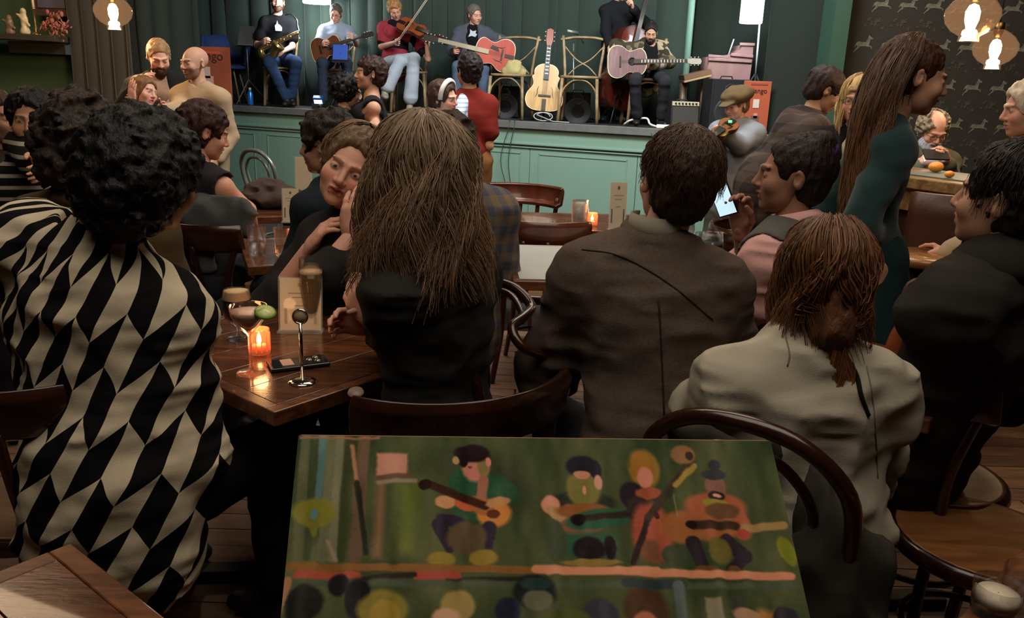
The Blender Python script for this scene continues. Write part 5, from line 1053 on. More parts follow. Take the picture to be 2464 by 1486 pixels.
# empty chairs, guitar on its stand
stage_chair(st(1226, .5), 196, 'empty cross-back chair partly behind the red guitar'); stage_chair(st(1392, .38), 188, 'empty cross-back chair right of the blond guitar on its stand')
gc = st(1308, .45, .33); guitar(gc, A(.06, .22, 1), A(0, -1, .22), 'blond archtop guitar with two cutaways standing on the stage between the empty chairs', top=(222, 176, 110), side=(150, 100, 50), fh=True, hole=False, both=True, neck=(34, 34, 32), headc=(150, 70, 40), neckL=.19, rim=(232, 206, 160), dots=8)
gs_ = thing('guitar_stand', st(1308, .5), 'low black stand under the blond guitar', 'stand'); b_ = BASE[gs_.name]
for a, zz in ((-100, .1), (-30, .1), (90, .3)): g = Geo(); g.tube([b_ + UP * zz, b_ + d_(a) * .22 + UP * .008], .008, 6); g.obj('leg', M_black, gs_)
g = Geo(); g.tube([b_ + A(-.1, -.14, .12), b_ + A(-.1, 0, .09), b_ + A(.1, 0, .09), b_ + A(.1, -.14, .12)], .009, 6); g.obj('cradle', M_black, gs_)
ylw = thing('bag', st(1232, .25, .46), 'pale yellow cloth bag on the seat of the chair behind the red guitar', 'bag'); c = BASE[ylw.name] + A(0, .18, .07); f = Field(c - .25, c + .25, .01); f.ell(c, (.1, .06, .075)); f.cone(c + A(-.08, 0, -.03), c + A(.09, 0, -.04), .04, .035); f.noise(.02, (14, 14, 14), 5, ridge=True); v, q = f.mesh(); qobj('bag_body', v, q, cloth((180, 168, 116)), ylw)
# microphone
mp = st(1380, .9); mc = thing('microphone_stand', mp, 'thin microphone stand behind the right empty chair', 'microphone'); MSv = mat('steel_grey', (160, 168, 166), .35, .6)
g = Geo(); tp = at(1380, 100, mp[1]); g.tube([mp + UP * .02, tp], .007, 8); g.obj('pole', MSv, mc); g = Geo(); g.tube([at(1404, 104, mp[1]), at(1388, 76, mp[1] - .1), at(1378, 76, mp[1] - .15)], .006, 8); g.obj('boom', MSv, mc)
g = Geo(); g.tube([at(1365, 74, mp[1] - .18), at(1390, 80, mp[1] - .12)], [.016, .02], 10); g.obj('microphone', mat('mic_silver', (190, 196, 190), .3, .7), mc)
for a in (0, 120, 240): g = Geo(); g.tube([mp + UP * .06, mp + d_(a) * .24 + UP * .008], .007, 6); g.obj('foot', M_black, mc)
def cabinet(p, yaw, sz, label, name, grille=(34, 36, 40), body=(24, 24, 26), pan=None, tilt=0, cones=((0, .35, .14), (0, .78, .06))):
    R = rotz(yaw) @ rot((1, 0, 0), -tilt); t = thing(name, p, label, 'speaker'); g = Geo(); g.box(p + R @ A(0, 0, sz[2] / 2), sz, R); g.obj('box', mat('cab_%d' % body[0], body, .7, bump=.2, bs=300), t, bevel=.008)
    g = Geo(); g.box(p + R @ A(0, sz[1] / 2 + .003, sz[2] * (.5 if not pan else .42)), (sz[0] * .9, .01, sz[2] * (.92 if not pan else .74)), R); gr_ = g.obj('grille', mat('grille_%d' % grille[0], grille, .8, bump=.6, bs=500), t)
    if pan:
        g = Geo(); g.box(p + R @ A(0, sz[1] / 2 + .004, sz[2] * .9), (sz[0] * .94, .012, sz[2] * .16), R); g.obj('control_panel', mat('amp_cream', pan, .5), t)
        for i in range(7): g = Geo(); g.lathe([(.001, .014), (.008, .013), (.009, 0)][::-1], p + R @ A((i - 3) * sz[0] * .12, sz[1] / 2 + .01, sz[2] * .9), 10, R[:, 1]); g.obj('knob', M_black, t)
    else:
        for (x, z, r) in cones: g = Geo(); g.lathe([(.001, -.01), (r * .3, .0), (r * .9, .012), (r, .014), (r * 1.05, .01), (r * 1.05, 0)][::-1], p + R @ A(x, sz[1] / 2 + .004, z * sz[2]), 24, R[:, 1]); g.obj('speaker_cone', mat('cone_dark', (44, 48, 52), .5), gr_)
    g = Geo(); g.tube([p + R @ A(-.06, 0, sz[2]), p + R @ A(-.05, 0, sz[2] + .025), p + R @ A(.05, 0, sz[2] + .025), p + R @ A(.06, 0, sz[2])], .007, 6); g.obj('handle', M_black, t)
    return t
cabinet(st(1640, .35), 170, (.29, .2, .25), 'small guitar amplifier with cream control strip at the foot of the green pole', 'guitar_amplifier', grille=(72, 70, 64), pan=(190, 180, 150), tilt=-8)
cabinet(st(1738, .42), 176, (.36, .32, .48), 'large black loudspeaker below the pinkish piano end', 'loudspeaker')
cabinet(st(1388, .75), 182, (.26, .25, .3), 'black amplifier box behind the legs of the right empty chair', 'amplifier'); cabinet(st(1216, .9), 182, (.3, .25, .34), 'black amplifier box behind the legs of the left empty chair', 'amplifier')
# piano end
Yp = stY(1750, 1.0); pp = thing('piano', A(at(1755, 195, Yp)[0], Yp, ZS), 'piano with pinkish wooden end panel behind the loudspeaker', 'piano'); MP = mat('piano_pink_wood', (150, 116, 112), .35, kind='wood', col2=(134, 102, 98), vs=3, stretch=(2, 2, .5), coat=.3)
pt_ = [at(x, y, Yp) for x, y in ((1703, 193), (1707, 136), (1750, 139), (1757, 131), (1774, 127), (1780, 121), (1783, 118), (1785, 108), (1813, 110), (1811, 140), (1803, 198))]; o = pt_[0]; p2 = [((p - o)[0], (p - o)[2]) for p in pt_]
p2 = [(p2[0][0], ZS - o[2])] + p2 + [(p2[-1][0], ZS - o[2])]; g = Geo(); g.prism(p2[::-1], o + A(0, .25, 0), (1, 0, 0), (0, 0, 1), .5); g.obj('end_panel', MP, pp)
def pb(x0, y0, x1, y1, t=.03, ov=.0): a, b = at(x0, y0, Yp - .01), at(x1, y1, Yp - .01); g = Geo(); g.beam(a, b, .54 if False else t, t); return g
for x0, y0, x1, y1, nm in ((1704, 134, 1752, 138, 'lid'), (1704, 142, 1808, 148, 'moulding'), (1758, 131, 1812, 136, 'shelf'), (1780, 106, 1816, 107, 'top_lid'), (1700, 193, 1800, 199, 'bottom_moulding')): pb(x0, y0, x1, y1, .028).obj(nm, MP, pp, bevel=.004)
g = Geo(); a, b = at(1640, 187, Yp + .1), at(1704, 172, Yp + .1); g.beam(a, b, .3, .05); g.obj('key_bed', mat('piano_brown', (110, 84, 62), .4), pp); g = Geo(); g.beam(a - UP * .04, b - UP * .04, .33, .02); g.obj('key_slip', mat('piano_gold', (170, 140, 100), .4), pp)
for xx in (1646, 1696): g = Geo(); q_ = at(xx, 188, Yp + .1); g.tube([q_ - UP * .05, A(q_[0], q_[1], ZS + .005)], .03, 8); g.obj('leg', mat('piano_brown'), pp)
g = Geo(); g.tube([at(1752, 134, Yp + .15), at(1766, 94, Yp + .15)], .008, 6); g.obj('lid_prop', mat('steel_white'), pp)
# posters
def poster(px0, px1, py0, py1, Y, label, lines, name='poster_board', yaw=180, s=1):
    c0, c1 = at(px0, py1, Y), at(px1, py0, Y); w_, h_ = c1[0] - c0[0], c1[2] - c0[2]; cx = (c0[0] + c1[0]) / 2; b = A(cx, Y, c0[2]); t = thing(name, b, label, 'poster')
    g = Geo(); g.box(b + A(0, .01, h_ / 2), (w_, .02, h_)); bo_ = g.obj('board', mat('poster_orange', (176, 88, 62), .35, var=.06, vs=4), t, bevel=.003)
    for (x, y, ww, hh, c) in lines: g = Geo(); g.box(b + A((x - .5) * w_, -.003, y * h_), (ww * w_, .004, hh * h_)); g.obj('print_block', mat('pprint_%d_%d' % (c[0], c[2]), c, .6), bo_)
    tx = bpy.data.curves.new('lettering', 'FONT'); tx.body = 'Django'; tx.size = .25 * w_; tx.align_x = 'CENTER'; tx.extrude = .001; to = bpy.data.objects.new('lettering', tx); COL.objects.link(to); to.parent = t; to.location = (0, -.004, h_ * .77); to.rotation_euler = (math.pi / 2, 0, 0); bpy.context.view_layer.update(); tm = bpy.data.meshes.new_from_object(to); bpy.data.objects.remove(to); to = link('lettering', tm, None, t, b); to.location = (0, -.004, h_ * .77); to.rotation_euler = (math.pi / 2, 0, 0); tm.materials.append(mat('ink_brown', (70, 34, 40), .6))
    g = Geo(); g.tube([b + A(0, .02, h_ * .7), b + A(0, .25, .01)], .01, 6); g.obj('prop', M_black, t); return t
poster(446, 552, 114, 247, st(500, .3)[1], 'tall orange poster board behind the bald man, at the left end of the stage', [(.55, .9, .5, .04, (226, 84, 50)), (.5, .55, .14, .2, (225, 190, 175)), (.52, .42, .22, .14, (230, 176, 160)), (.78, .2, .1, .12, (100, 70, 110)), (.8, .1, .06, .08, (226, 84, 50))])
poster(1779, 1858, 196, 316, st(1820, .12)[1], 'orange poster board on the stage behind the child playing violin', [(.55, .94, .6, .03, (150, 70, 60)), (.5, .56, .22, .17, (214, 200, 184)), (.5, .2, .3, .24, (110, 80, 84)), (.52, .32, .14, .1, (200, 150, 130)), (.3, .25, .1, .06, (200, 120, 80))])
# blue lounge chair
bc = st(540, 1.0); lc_ = thing('lounge_chair', bc, 'rounded blue lounge chair on thin legs behind the left poster board', 'chair'); MBl = mat('fabric_navy_blue', (38, 60, 110), .8, bump=.1)
cc_ = A(at(540, 130, bc[1])[0], bc[1], 0)
rows = [[cc_ + A((.26 + .03 * k) * math.sin(a) * (1 - .06 * k), .22 * math.cos(a) + .04 * k, at(540, 152 - 22 * k - 6 * math.cos(a * 1.0), bc[1])[2]) for a in np.linspace(-1.9, 1.9, 17)] for k in range(4)]
g = Geo(); g.sheet(np.array(rows), .04); g.obj('backrest', MBl, lc_); zs_ = at(540, 165, bc[1])[2]; g = Geo(); g.lathe([(.001, .06), (.22, .06), (.27, .03), (.27, 0), (.001, 0)][::-1], cc_ + UP * zs_, 24); g.obj('seat', MBl, lc_)
for a in (35, 145, 215, 325): g = Geo(); g.tube([cc_ + d_(a) * .17 + UP * zs_, cc_ + d_(a) * .27 + UP * (ZS + .005)], .011, 6); g.obj('leg', mat('oak_pale'), lc_)
bt = st(605, .22); bo = thing('water_bottle', bt, 'bright blue metal water bottle at the stage edge', 'bottle'); g = Geo(); g.lathe([(.001, 0), (.034, 0), (.036, .02), (.036, .13), (.02, .17), (.016, .18), (.001, .18)][::-1], bt, 20); g.obj('flask', mat('metallic_blue', (40, 120, 200), .25, .5), bo); g = Geo(); g.lathe([(.001, 0), (.016, 0), (.016, .03), (.001, .032)][::-1], bt + UP * .18, 14); g.obj('cap', mat('steel_white'), bo)
pd = st(768, .3); pe = thing('effects_pedal', pd, 'small blue effects box with a lit screen on the stage floor', 'pedal'); Rq = rotz(180) @ rot((1, 0, 0), -35); g = Geo(); g.box(pd + UP * .1, (.12, .06, .1), Rq); g.obj('case', mat('pedal_blue', (40, 80, 150), .4), pe, bevel=.006); g = Geo(); g.box(pd + UP * .1 + Rq[:, 1] * .031, (.095, .004, .05), Rq); g.obj('screen', mat('screen_glow', (190, 225, 255), .4, emit=(170, 215, 255), es=3.5), pe)
g = Geo(); g.box(pd + UP * .03, (.14, .12, .06)); g.obj('base', M_black, pe)
g = Geo(); c0 = st(1302, .12, .012); ORG[0] = c0; g.tube([c0 + A(.09 * math.cos(a) + .004 * a, .03 * math.sin(a), .04 + .04 * math.sin(a)) for a in np.linspace(0, 9, 40)] + [st(1330, .1, .01), st(1370, .06, .01)], .006, 6); tag(g.obj('cable', mat('cable_grey', (170, 172, 168), .5)), 'coiled grey cable on the stage below the blond guitar', 'cable')
c0 = st(1500, .3, .012); ORG[0] = c0; g = Geo(); g.tube([st(1502, .3, .01), st(1520, .25, .06), st(1555, .3, .08), st(1565, .2, .03), st(1585, .1, .012), st(1592, .08, .02)], .011, 6, 5); tag(g.obj('cable', mat('cable_white', (225, 225, 220), .5)), 'white cable snaking over the stage to the power strip', 'cable')
ps = st(1602, .09, .02); ORG[0] = np.zeros(3); po = thing('power_strip', ps, 'white power strip lying on the edge of the stage', 'power strip'); g = Geo(); g.box(ps, (.17, .05, .035), rotz(8)); g.obj('housing', mat('plastic_white', (232, 230, 224), .4), po, bevel=.006)
for i in range(3): g = Geo(); g.box(ps + rotz(8) @ A(-.05 + .05 * i, -.0, .018), (.026, .026, .003), rotz(8)); g.obj('socket', mat('socket_grey', (150, 150, 148), .5), po)
for i, (x, lb) in enumerate(((1238, 'thin dark cable hanging down the stage front below the left empty chair'), (1226, 'second thin cable hanging down the stage front, left of the other'))):
    a = st(x, -.035, -.05); ORG[0] = a; g = Geo(); g.tube([st(x, .1, .006), st(x, -.03, .006), a, a + A(-.05 - .03 * i, 0, -.35), a + A(.0, 0, -.7), a + A(.05 - .1 * i, 0, -1.0)], .0045, 5, 6); tag(g.obj('cable', mat('cable_dark', (40, 60, 52), .5)), lb, 'cable')
a = st(1570, -.035, -.05); ORG[0] = a; g = Geo(); g.tube([st(1565, .05, .006), a, a + A(.06, 0, -.2), a + A(.0, 0, -.25), a + A(-.02, 0, -.1), st(1600, -.03, .006)], .0045, 5, 6); tag(g.obj('cable', mat('cable_dark')), 'dark cable looping over the stage edge under the white power strip', 'cable'); ORG[0] = np.zeros(3)
# ------------------------------------------------------------------ dancers and standing people
LINEN = cloth((166, 140, 110)); 
person('bearded man with tied-up fair hair in an open dark shirt', (382, 136), 6.2, 150, 'stand', hd=(0, -26, 0), arms=dict(Wl=(352, 252, -.3), Wr=(330, 210, -.2)), skin='fair', haircol=(150, 112, 74), closed=True, beard=dict(t=.008, c=(70, 48, 34)),
       hair=dict(t=.007, amp=.006, ex=[((.03, -.1, .03), (.035, .03, .04))], fr=(40, 40, 30)), top=dict(m=cloth((150, 118, 96)), s='n', e=.008, layers=[dict(m=cloth((34, 30, 28)), e=.024, gap=.06, long=True, name='open_shirt')]), bottom=dict(m=cloth((36, 36, 40))), seed=21)
person('woman in a dark top holding both hands up beside her face', (346, 222), 5.75, 120, 'stand', z0=0, U=.9, hd=(-8, 0, -14), arms=dict(Wr=(318, 246, -.12), Er=(306, 290, -.1), Wl=(392, 262, -.12), Cl=.4, Cr=.2, Dr=[0, .1, 1], Dl=[.2, .5, .1], Pr=[-1, 0, 0]), skin='fair', haircol=(120, 82, 52), lip=(170, 80, 80),
       hair=dict(t=.016, ts=.02, ears=False, long=True, ex=[((.07, -.02, -.02), (.075, -.01, -.1), .025, .015), ((-.07, -.02, -.02), (-.075, -.01, -.1), .025, .015)]), female=True, top=dict(m=cloth((62, 62, 70)), s='n', e=.01, open=.09), bottom=dict(m=cloth((40, 40, 44))), seed=22)
person('bald man in a loose beige linen shirt turning towards the room', (468, 152), 6.0, 196, 'stand', hd=(14, -4, 0), w=1.02, arms=dict(Wr=(392, 270, -.28), Er=(432, 262, -.1), Wl=[-.2, .12, -.5], El=[0, -1, -.4]), skin='tan', haircol=(60, 44, 34), hair=None, beard='stubble', top=dict(m=LINEN, s='l', e=.02, hem=.16, wd=1.0, fold=.006), bottom=dict(m=cloth((150, 130, 100)), e=.03), seed=23)
person('woman in a dark tank top with short dark hair, hugging her dance partner', (890, 178), 6.0, -105, 'stand', hd=(-8, 4, 0), arms=dict(Wr=(822, 305, -.2), Er=(905, 305, -.22), Wl=(800, 290, .18), Cl=.4, Cr=.3), skin='tan', haircol=(50, 28, 22), lip=(150, 70, 70),
       hair=dict(t=.022, ts=.02, amp=.012, fr=(40, 40, 26), fz=-.02), female=True, w=.92, top=dict(m=cloth((34, 32, 36)), s='n', e=.01, open=.075), bottom=dict(m=cloth((32, 32, 36))), seed=24)
person('dance partner with curly black hair and black t-shirt, hugged by the tank top woman', (838, 222), 6.15, 80, 'stand', U=.93, hd=(0, -10, 0), arms=dict(Wl=(900, 260, .25), Wr=(890, 280, .1)), skin='tan', haircol=(22, 18, 18),
       hair=dict(t=.034, ts=.034, amp=.018, fr=(48, 48, 44), ridge=False, ears=False), top=dict(m=cloth((24, 24, 27)), s='s', e=.02), bottom=dict(m=cloth((30, 30, 34))), w=.92, seed=25)
person('man in a rust red t-shirt and brown trousers seen from behind, dancing', (1128, 172), 6.1, -12, 'stand', hd=(-18, 0, 0), arms=dict(Wl=(1078, 290, .15), El=(1106, 300, .1), Wr=[.1, .2, -.32], Er=[.1, -.5, -1]), skin='tan', haircol=(30, 22, 20), w=.86,
       hair=dict(t=.02, ts=.012, amp=.01, fr=(40, 40, 40), ex=[((0, .01, .11), (.055, .06, .03))]), top=dict(m=cloth((112, 34, 26)), s='s', e=.02, hem=.04), bottom=dict(m=cloth((122, 80, 44)), e=.02), seed=26)
hbw, J = person('woman with a white headband and pale striped shirt behind the man in red', (1068, 236), 5.75, 130, 'stand', U=.93, hd=(-14, -6, 8), arms=dict(Wl=(1100, 280, .1), Wr=(1040, 300, -.1)), skin='fair', haircol=(70, 48, 40), lip=(170, 80, 80),
       hair=dict(t=.018, ts=.018, amp=.008, ears=False), female=True, top=dict(m=mat('knit_pale_stripe', (190, 200, 215), .9, kind='stripes', col2=(140, 150, 175), vs=34, spec=.1), s='l', e=.016), bottom=dict(m=cloth((60, 64, 80))), seed=27)
g = Geo(); g.tube([J['H'] + J['M'] @ A(.094 * math.cos(a), .03 + .012 * math.sin(a), .035 + .092 * math.sin(a)) for a in np.linspace(-.3, math.pi + .3, 15)], .009, 6, flat=2); g.obj('headband', cloth((215, 212, 205)), hbw)
ch_, J = person('child in a brown flat cap and grey jumper playing a small violin', (1772, 252), 6.2, -150, 'stand', U=.84, hd=(26, -16, 0), hs=1.08, arms=dict(Wl=(1745, 322, -.22), El=(1782, 350, -.12), Wr=(1722, 330, -.2), Er=(1712, 352, -.1), Cl=1.2, Cr=.9), skin='fair', haircol=(120, 86, 52), hair=dict(t=.012), closed=True,
       top=dict(m=cloth((128, 130, 134)), s='l', e=.03, hem=.12, wd=1.1, collar=dict(r=.016)), bottom=dict(m=cloth((76, 74, 58)), e=.02), seed=28)
hc_ = J['H'] + UP * .06; f = Field(hc_ - .25, hc_ + .25, .008); M_ = J['M']; f.ell(hc_ + UP * .01, (.115, .125, .07), R=M_); f.cone(hc_ + M_[:, 1] * .06 - UP * .015, hc_ + M_[:, 1] * .13 - UP * .03, .06, .05, .02, (M_[:, 2], .2)); f.ell(hc_ - UP * .07, (.085, .1, .05), .01, op='s', R=M_); f.noise(.008, (20, 20, 30), 3); v, q = f.mesh(); qobj('cap', v, q, cloth((96, 78, 54)), ch_)
guitar(at(1742, 312, 5.88), at(1722, 334, 5.75) - at(1770, 296, 5.95), A(-.2, -.8, .6), 'small brown violin played by the child in the flat cap', top=(140, 84, 46), side=(80, 44, 26), L=.26, Wd=.14, dep=.035, hole=False, fh=True, kind='violin', neckL=.09, name='violin', neck=(36, 30, 28), headc=(60, 34, 24), rim=(70, 36, 22))
g = Geo(); p_ = at(1757, 292, 5.82); ORG[0] = p_; g.box(p_, (.022, .014, .016)); tag(g.obj('tuner_light', mat('green_glow', (90, 255, 120), .4, emit=(70, 255, 110), es=4)), 'tiny green light clipped on the child\'s violin', 'light'); ORG[0] = np.zeros(3)
person('man with glasses in a dark plaid shirt bending forward beside the green pillar', (1985, 218), 4.7, 98, 'stand', U=.98, hd=(-4, -28, 0), lean=(0, .28), arms=dict(Wr=[.2, .3, -.4], Wl=[-.2, .3, -.4]), skin='tan', haircol=(48, 34, 32), glasses=(120, 110, 90), closed=True, w=1.05,
       hair=dict(t=.016, amp=.007), top=dict(m=mat('plaid_dark', (84, 72, 64), .9, kind='check', col2=(52, 44, 44), vs=9, spec=.1, var=.3), s='l', e=.026, hem=.1, collar=dict(r=.018)), bottom=dict(m=cloth((40, 42, 48))), seed=29)
blw, J = person('standing blond woman with a fringe in a black coat over a pale top', (2066, 244), 4.0, -165, 'stand', hd=(18, 0, 0), arms=dict(Wr=[.3, .2, -.4], Wl=(2035, 470, -.1)), skin='fair', haircol=(196, 164, 112), lip=(150, 70, 66), glasses=(150, 130, 90),
       hair=dict(t=.02, ts=.022, amp=.006, fr=(50, 50, 12), fz=-.03, ears=False, long=True, low=.26, ex=[((.082, .0, -.03), (.085, -.01, -.19), .03, .024), ((-.082, .0, -.03), (-.085, -.01, -.19), .03, .024)], strands=[dict(n=260, len=.4, phi=(-150, 150), t=.018, th=(.05, .9), wave=.004, flare=.05, r=.002)]), female=True,
       top=dict(m=cloth((168, 160, 140)), s='l', e=.014, layers=[dict(m=cloth((26, 24, 28)), e=.03, gap=.05, long=True, hem=.3, name='coat', collar=1)]), bottom=dict(m=cloth((36, 36, 42))), seed=30, h=.009)
fb = blw; rows = [[at(2046 - 34 * k / 5 + 16 * j / 4, 400 + 92 * k / 5, 3.7 + .02 * math.sin(j * 2)) for j in range(5)] for k in range(6)]; g = Geo(); g.sheet(np.array(rows), .01); g.obj('scarf', mat('floral_purple', (92, 60, 72), .9, kind='camo', col2=(176, 150, 140), vs=40), fb)  # stands for a patterned bag, attached to the blond woman as a sheet
tw, J = person('tall woman in a dark teal dress with very long brown hair, smiling in profile', (2200, 186), 2.8, 98, 'stand', U=.98, hd=(0, -11, 0), arms=dict(Wr=(2134, 572, -.02), Cr=.7, Dr=[0, .15, -1], Pr=[0, -1, 0], Wl=[-.2, -.04, -.56], El=[0, -1, -.5]), nshift=(0, -.03, .0), lean=(0, .05), skin='tan', haircol=(64, 38, 24), lip=(150, 72, 62), h=.008, hh=.004,
       hair=dict(t=.01, ts=.008, amp=.004, amp2=.002, fr=(60, 60, 24), ears=True, fz=.014,
                 strands=[dict(n=1200, len=.78, K=20, phi=(-30, 85), t=.014, th=(.15, 1.0), wave=.010, wf=.6, flare=-.05, push=(-.10, -.07, 0), r=.0026, c=(66, 42, 28), tip=(112, 78, 50)), dict(n=260, len=.22, phi=(-85, 85), t=.004, th=(.05, 1.0), wave=.002, r=.0022)]),
       top=dict(m=cloth((34, 58, 58), sheen=.2), s='l', e=.016, hem=.25, fold=.007, name='dress'), bottom=dict(m=cloth((30, 52, 52)), skirt=.6, name='skirt'), w=.78, seed=31)
person('bald man with grey curls and white beard lit by his phone', (2244, 312), 5.4, 178, 'sit', U=1.0, seat=.62, hd=(0, -28, 0), arms=dict(Wr=(2222, 388, -.32), Wl=(2278, 386, -.32), Cr=.8, Cl=.8, Pr=[-.9, 0, .3], Pl=[.9, 0, .3], Dr=[-.5, .6, .3], Dl=[.5, .6, .3]), skin='fair', haircol=(130, 118, 98), closed=True, glasses=(40, 36, 50), beard=dict(t=.018, c=(190, 190, 205)), w=1.1,
       hair=dict(t=.006, ts=.024, amp=.014, fr=(50, 50, 50), face=1.1, fz=.0, ears=False, bald=1), top=dict(m=cloth((84, 82, 66)), s='l', e=.022, cuff=.8), bottom=dict(m=cloth((40, 38, 36))), h=.01, seed=32)
pc_ = at(2252, 372, 5.0); t = thing('mobile_phone', pc_, 'black phone in the hands of the bearded man at the bar', 'phone'); Rq = rotz(178) @ rot((1, 0, 0), 45); g = Geo(); g.box(pc_, (.15, .012, .08), Rq); g.obj('case', M_black, t, bevel=.004); g = Geo(); g.box(pc_ - Rq[:, 1] * .007, (.14, .003, .07), Rq); g.obj('screen', mat('screen_glow'), t)
area('phone_glow', pc_ - Rq[:, 1] * .05, at(2244, 325, 5.3), .08, .3, (.75, .8, 1.0))
person('person with pale curly hair and beige jumper at the right edge near the bar', (2478, 262), 3.6, -80, 'sit', U=1.0, seat=.65, hd=(0, -8, 0), skin='pale', haircol=(206, 190, 168), hair=dict(t=.02, ts=.02, amp=.01), top=dict(m=cloth((168, 148, 118)), s='l', e=.03), bottom=dict(m=cloth((50, 48, 46))), seed=33)
# ------------------------------------------------------------------ seated guests, far to near
person('young man in a black and cream striped jumper near the left edge', (76, 290), 3.6, 150, 'sit', nshift=(0, 0, -.05), hd=(8, -2, -4), arms=dict(Wr=[.2, .3, -.4], Wl=(85, 395, -.2), El=(60, 350, 0)), skin='asian', haircol=(24, 20, 22), w=1.15,
       hair=dict(t=.024, amp=.01, fr=(50, 50, 40)), top=dict(m=mat('knit_black_cream', (26, 26, 26), .95, kind='stripes', col2=(156, 150, 134), vs=21, spec=.1), s='l', e=.03), bottom=dict(m=DKT), seed=40)
person('person whose face is cut by the left edge, beside the striped jumper man', (-2, 284), 3.8, 110, 'sit', hd=(0, 0, 0), skin='tan', haircol=(60, 40, 30), hair=dict(t=.012), top=dict(m=cloth((60, 56, 50)), s='l', e=.02), bottom=dict(m=DKT), seed=41)
person('person with dark red-brown hair in a sleeveless top, arm stretched to the table', (492, 318), 3.75, 28, 'sit', hd=(30, -16, 0), lean=(0, .05), arms=dict(Er=(596, 505, .0), Wr=(612, 560, .2), Wl=[-.2, .3, -.4]), skin='pale', haircol=(52, 26, 22), hair=dict(t=.022, ts=.02, amp=.012, fr=(44, 44, 30)),
       top=dict(m=cloth((40, 36, 40)), s='n', e=.012, open=.07), bottom=dict(m=DKT), seed=42)
jk = at(528, 530, 3.55); f = Field(jk - A(.4, .2, .35), jk + A(.4, .25, .3), .012); f.cone(jk + A(-.12, .05, .06), jk + A(.12, .0, .05), .045, .04, .05, (A(0, 1, 0), .6)); f.cone(jk + A(-.1, 0, 0), jk + A(.1, 0, -.02), .06, .06, .05, (A(0, 1, 0), .4)); f.cone(jk + A(-.08, 0, 0), jk + A(-.08, .0, -.2), .06, .05, .05, (A(0, 1, 0), .4)); f.noise(.02, (12, 12, 12), 2, ridge=True); v, q = f.mesh()
ORG[0] = A(jk[0], jk[1], jk[2]); tag(qobj('hanging_jacket', v, q, cloth((78, 80, 80)), None), 'grey jacket hung over the chair back of the sleeveless person', 'jacket'); ORG[0] = np.zeros(3)
chair(A(jk[0] - .05, jk[1] + .22, 0), 25, 'rail', 'dark chair under the grey hanging jacket of the sleeveless person')
person('person with dark curly hair in profile, half hidden behind the leaning woman', (786, 348), 3.3, -70, 'sit', hd=(-10, -4, 0), skin='tan', haircol=(34, 24, 20), hair=dict(t=.03, ts=.03, amp=.018, fr=(46, 46, 46), ridge=False), top=dict(m=cloth((30, 40, 46)), s='l', e=.02), bottom=dict(m=DKT), seed=43)
person('person in a blue plaid shirt seen from behind, beyond the wavy-haired woman', (1083, 356), 3.2, -8, 'sit', hd=(-14, 0, 0), skin='brown', haircol=(44, 30, 22), hair=dict(t=.026, ts=.018, amp=.014, fr=(50, 50, 50), ridge=False), w=1.12,
       top=dict(m=mat('plaid_blue', (78, 82, 96), .9, kind='check', col2=(120, 104, 84), vs=13, spec=.1), s='l', e=.03), bottom=dict(m=DKT), seed=44)
# leaning woman
lw, J = person('light-haired woman in a black jumper leaning her tilted head on her hand', (840, 402), 2.72, 172, 'sit', U=1.05, w=.84, nshift=(-.08, 0, 0), hd=(4, -2, -27), hs=1.06, twist=20, arms=dict(Wl=(846, 566, -.16), El=(775, 660, -.22), Wr=(742, 600, -.1), Cl=.55, Dl=[-.1, .12, 1], Pl=[-.3, -.9, .2], Cr=.6), skin='fair', haircol=(104, 84, 62), lip=(150, 72, 70), h=.008, hh=.0036, female=True,
       hair=dict(t=.018, ts=.02, amp=.006, amp2=.003, fr=(60, 60, 26), fz=.01, ears=False, strands=[dict(n=700, len=.26, phi=(-125, 125), t=.016, th=(.02, .9), wave=.006, flare=.05, r=.0015, c=(124, 100, 74))]), top=dict(m=cloth((38, 36, 35)), s='l', e=.02, cuff=.3, open=.055, v=.02), bottom=dict(m=DKT), seed=45)
# wavy haired woman in black
gw, J = person('woman in a black coat with long wavy grey-brown hair, seen from behind', (1006, 428), 1.98, -64, 'sit', U=1.02, hd=(30, 4, 0), nshift=(0, -.04, 0), sw=.92, lean=(0, .04), w=.96, arms=dict(Wl=(905, 772, .06), El=(1015, 838, -.06), Cl=.7, Dl=[-.1, .6, .6], Pl=[.9, .1, 0], Wr=(905, 780, .14), Er=(1040, 800, .2), Cr=.7), skin='fair', haircol=(92, 72, 54), h=.0075, hh=.006,
       hair=dict(t=.024, ts=.027, amp=.012, amp2=.005, fr=(34, 34, 14), ears=False, long=True, low=.28, lim=.26, face=.9, ex=[((0, -.06, -.06), (0, -.06, -.15), .06, .04), ((.06, -.03, -.05), (.06, -.03, -.12), .04, .03), ((-.06, -.03, -.05), (-.06, -.03, -.12), .04, .03)],
                 strands=[dict(n=3600, len=.35, K=18, phi=(-150, 150), t=.034, th=(.02, 1.15), wave=.014, wf=.62, flare=.22, r=.0016, push=(.0, -.045, 0), c=(122, 102, 80), tip=(126, 94, 70))]),
       top=dict(m=cloth((42, 41, 38)), s='l', e=.03, fold=.012, cuff=.8, collar=dict(r=.02)), bottom=dict(m=cloth((22, 22, 24))), seed=46)
g = Geo(); 
for k in 'l': a, b = J['E' + k], J['W' + k]; g.tube([a + (b - a) * .8, a + (b - a) * .93], .037, 14)
g.obj('cuff', cloth((74, 76, 78)), gw)
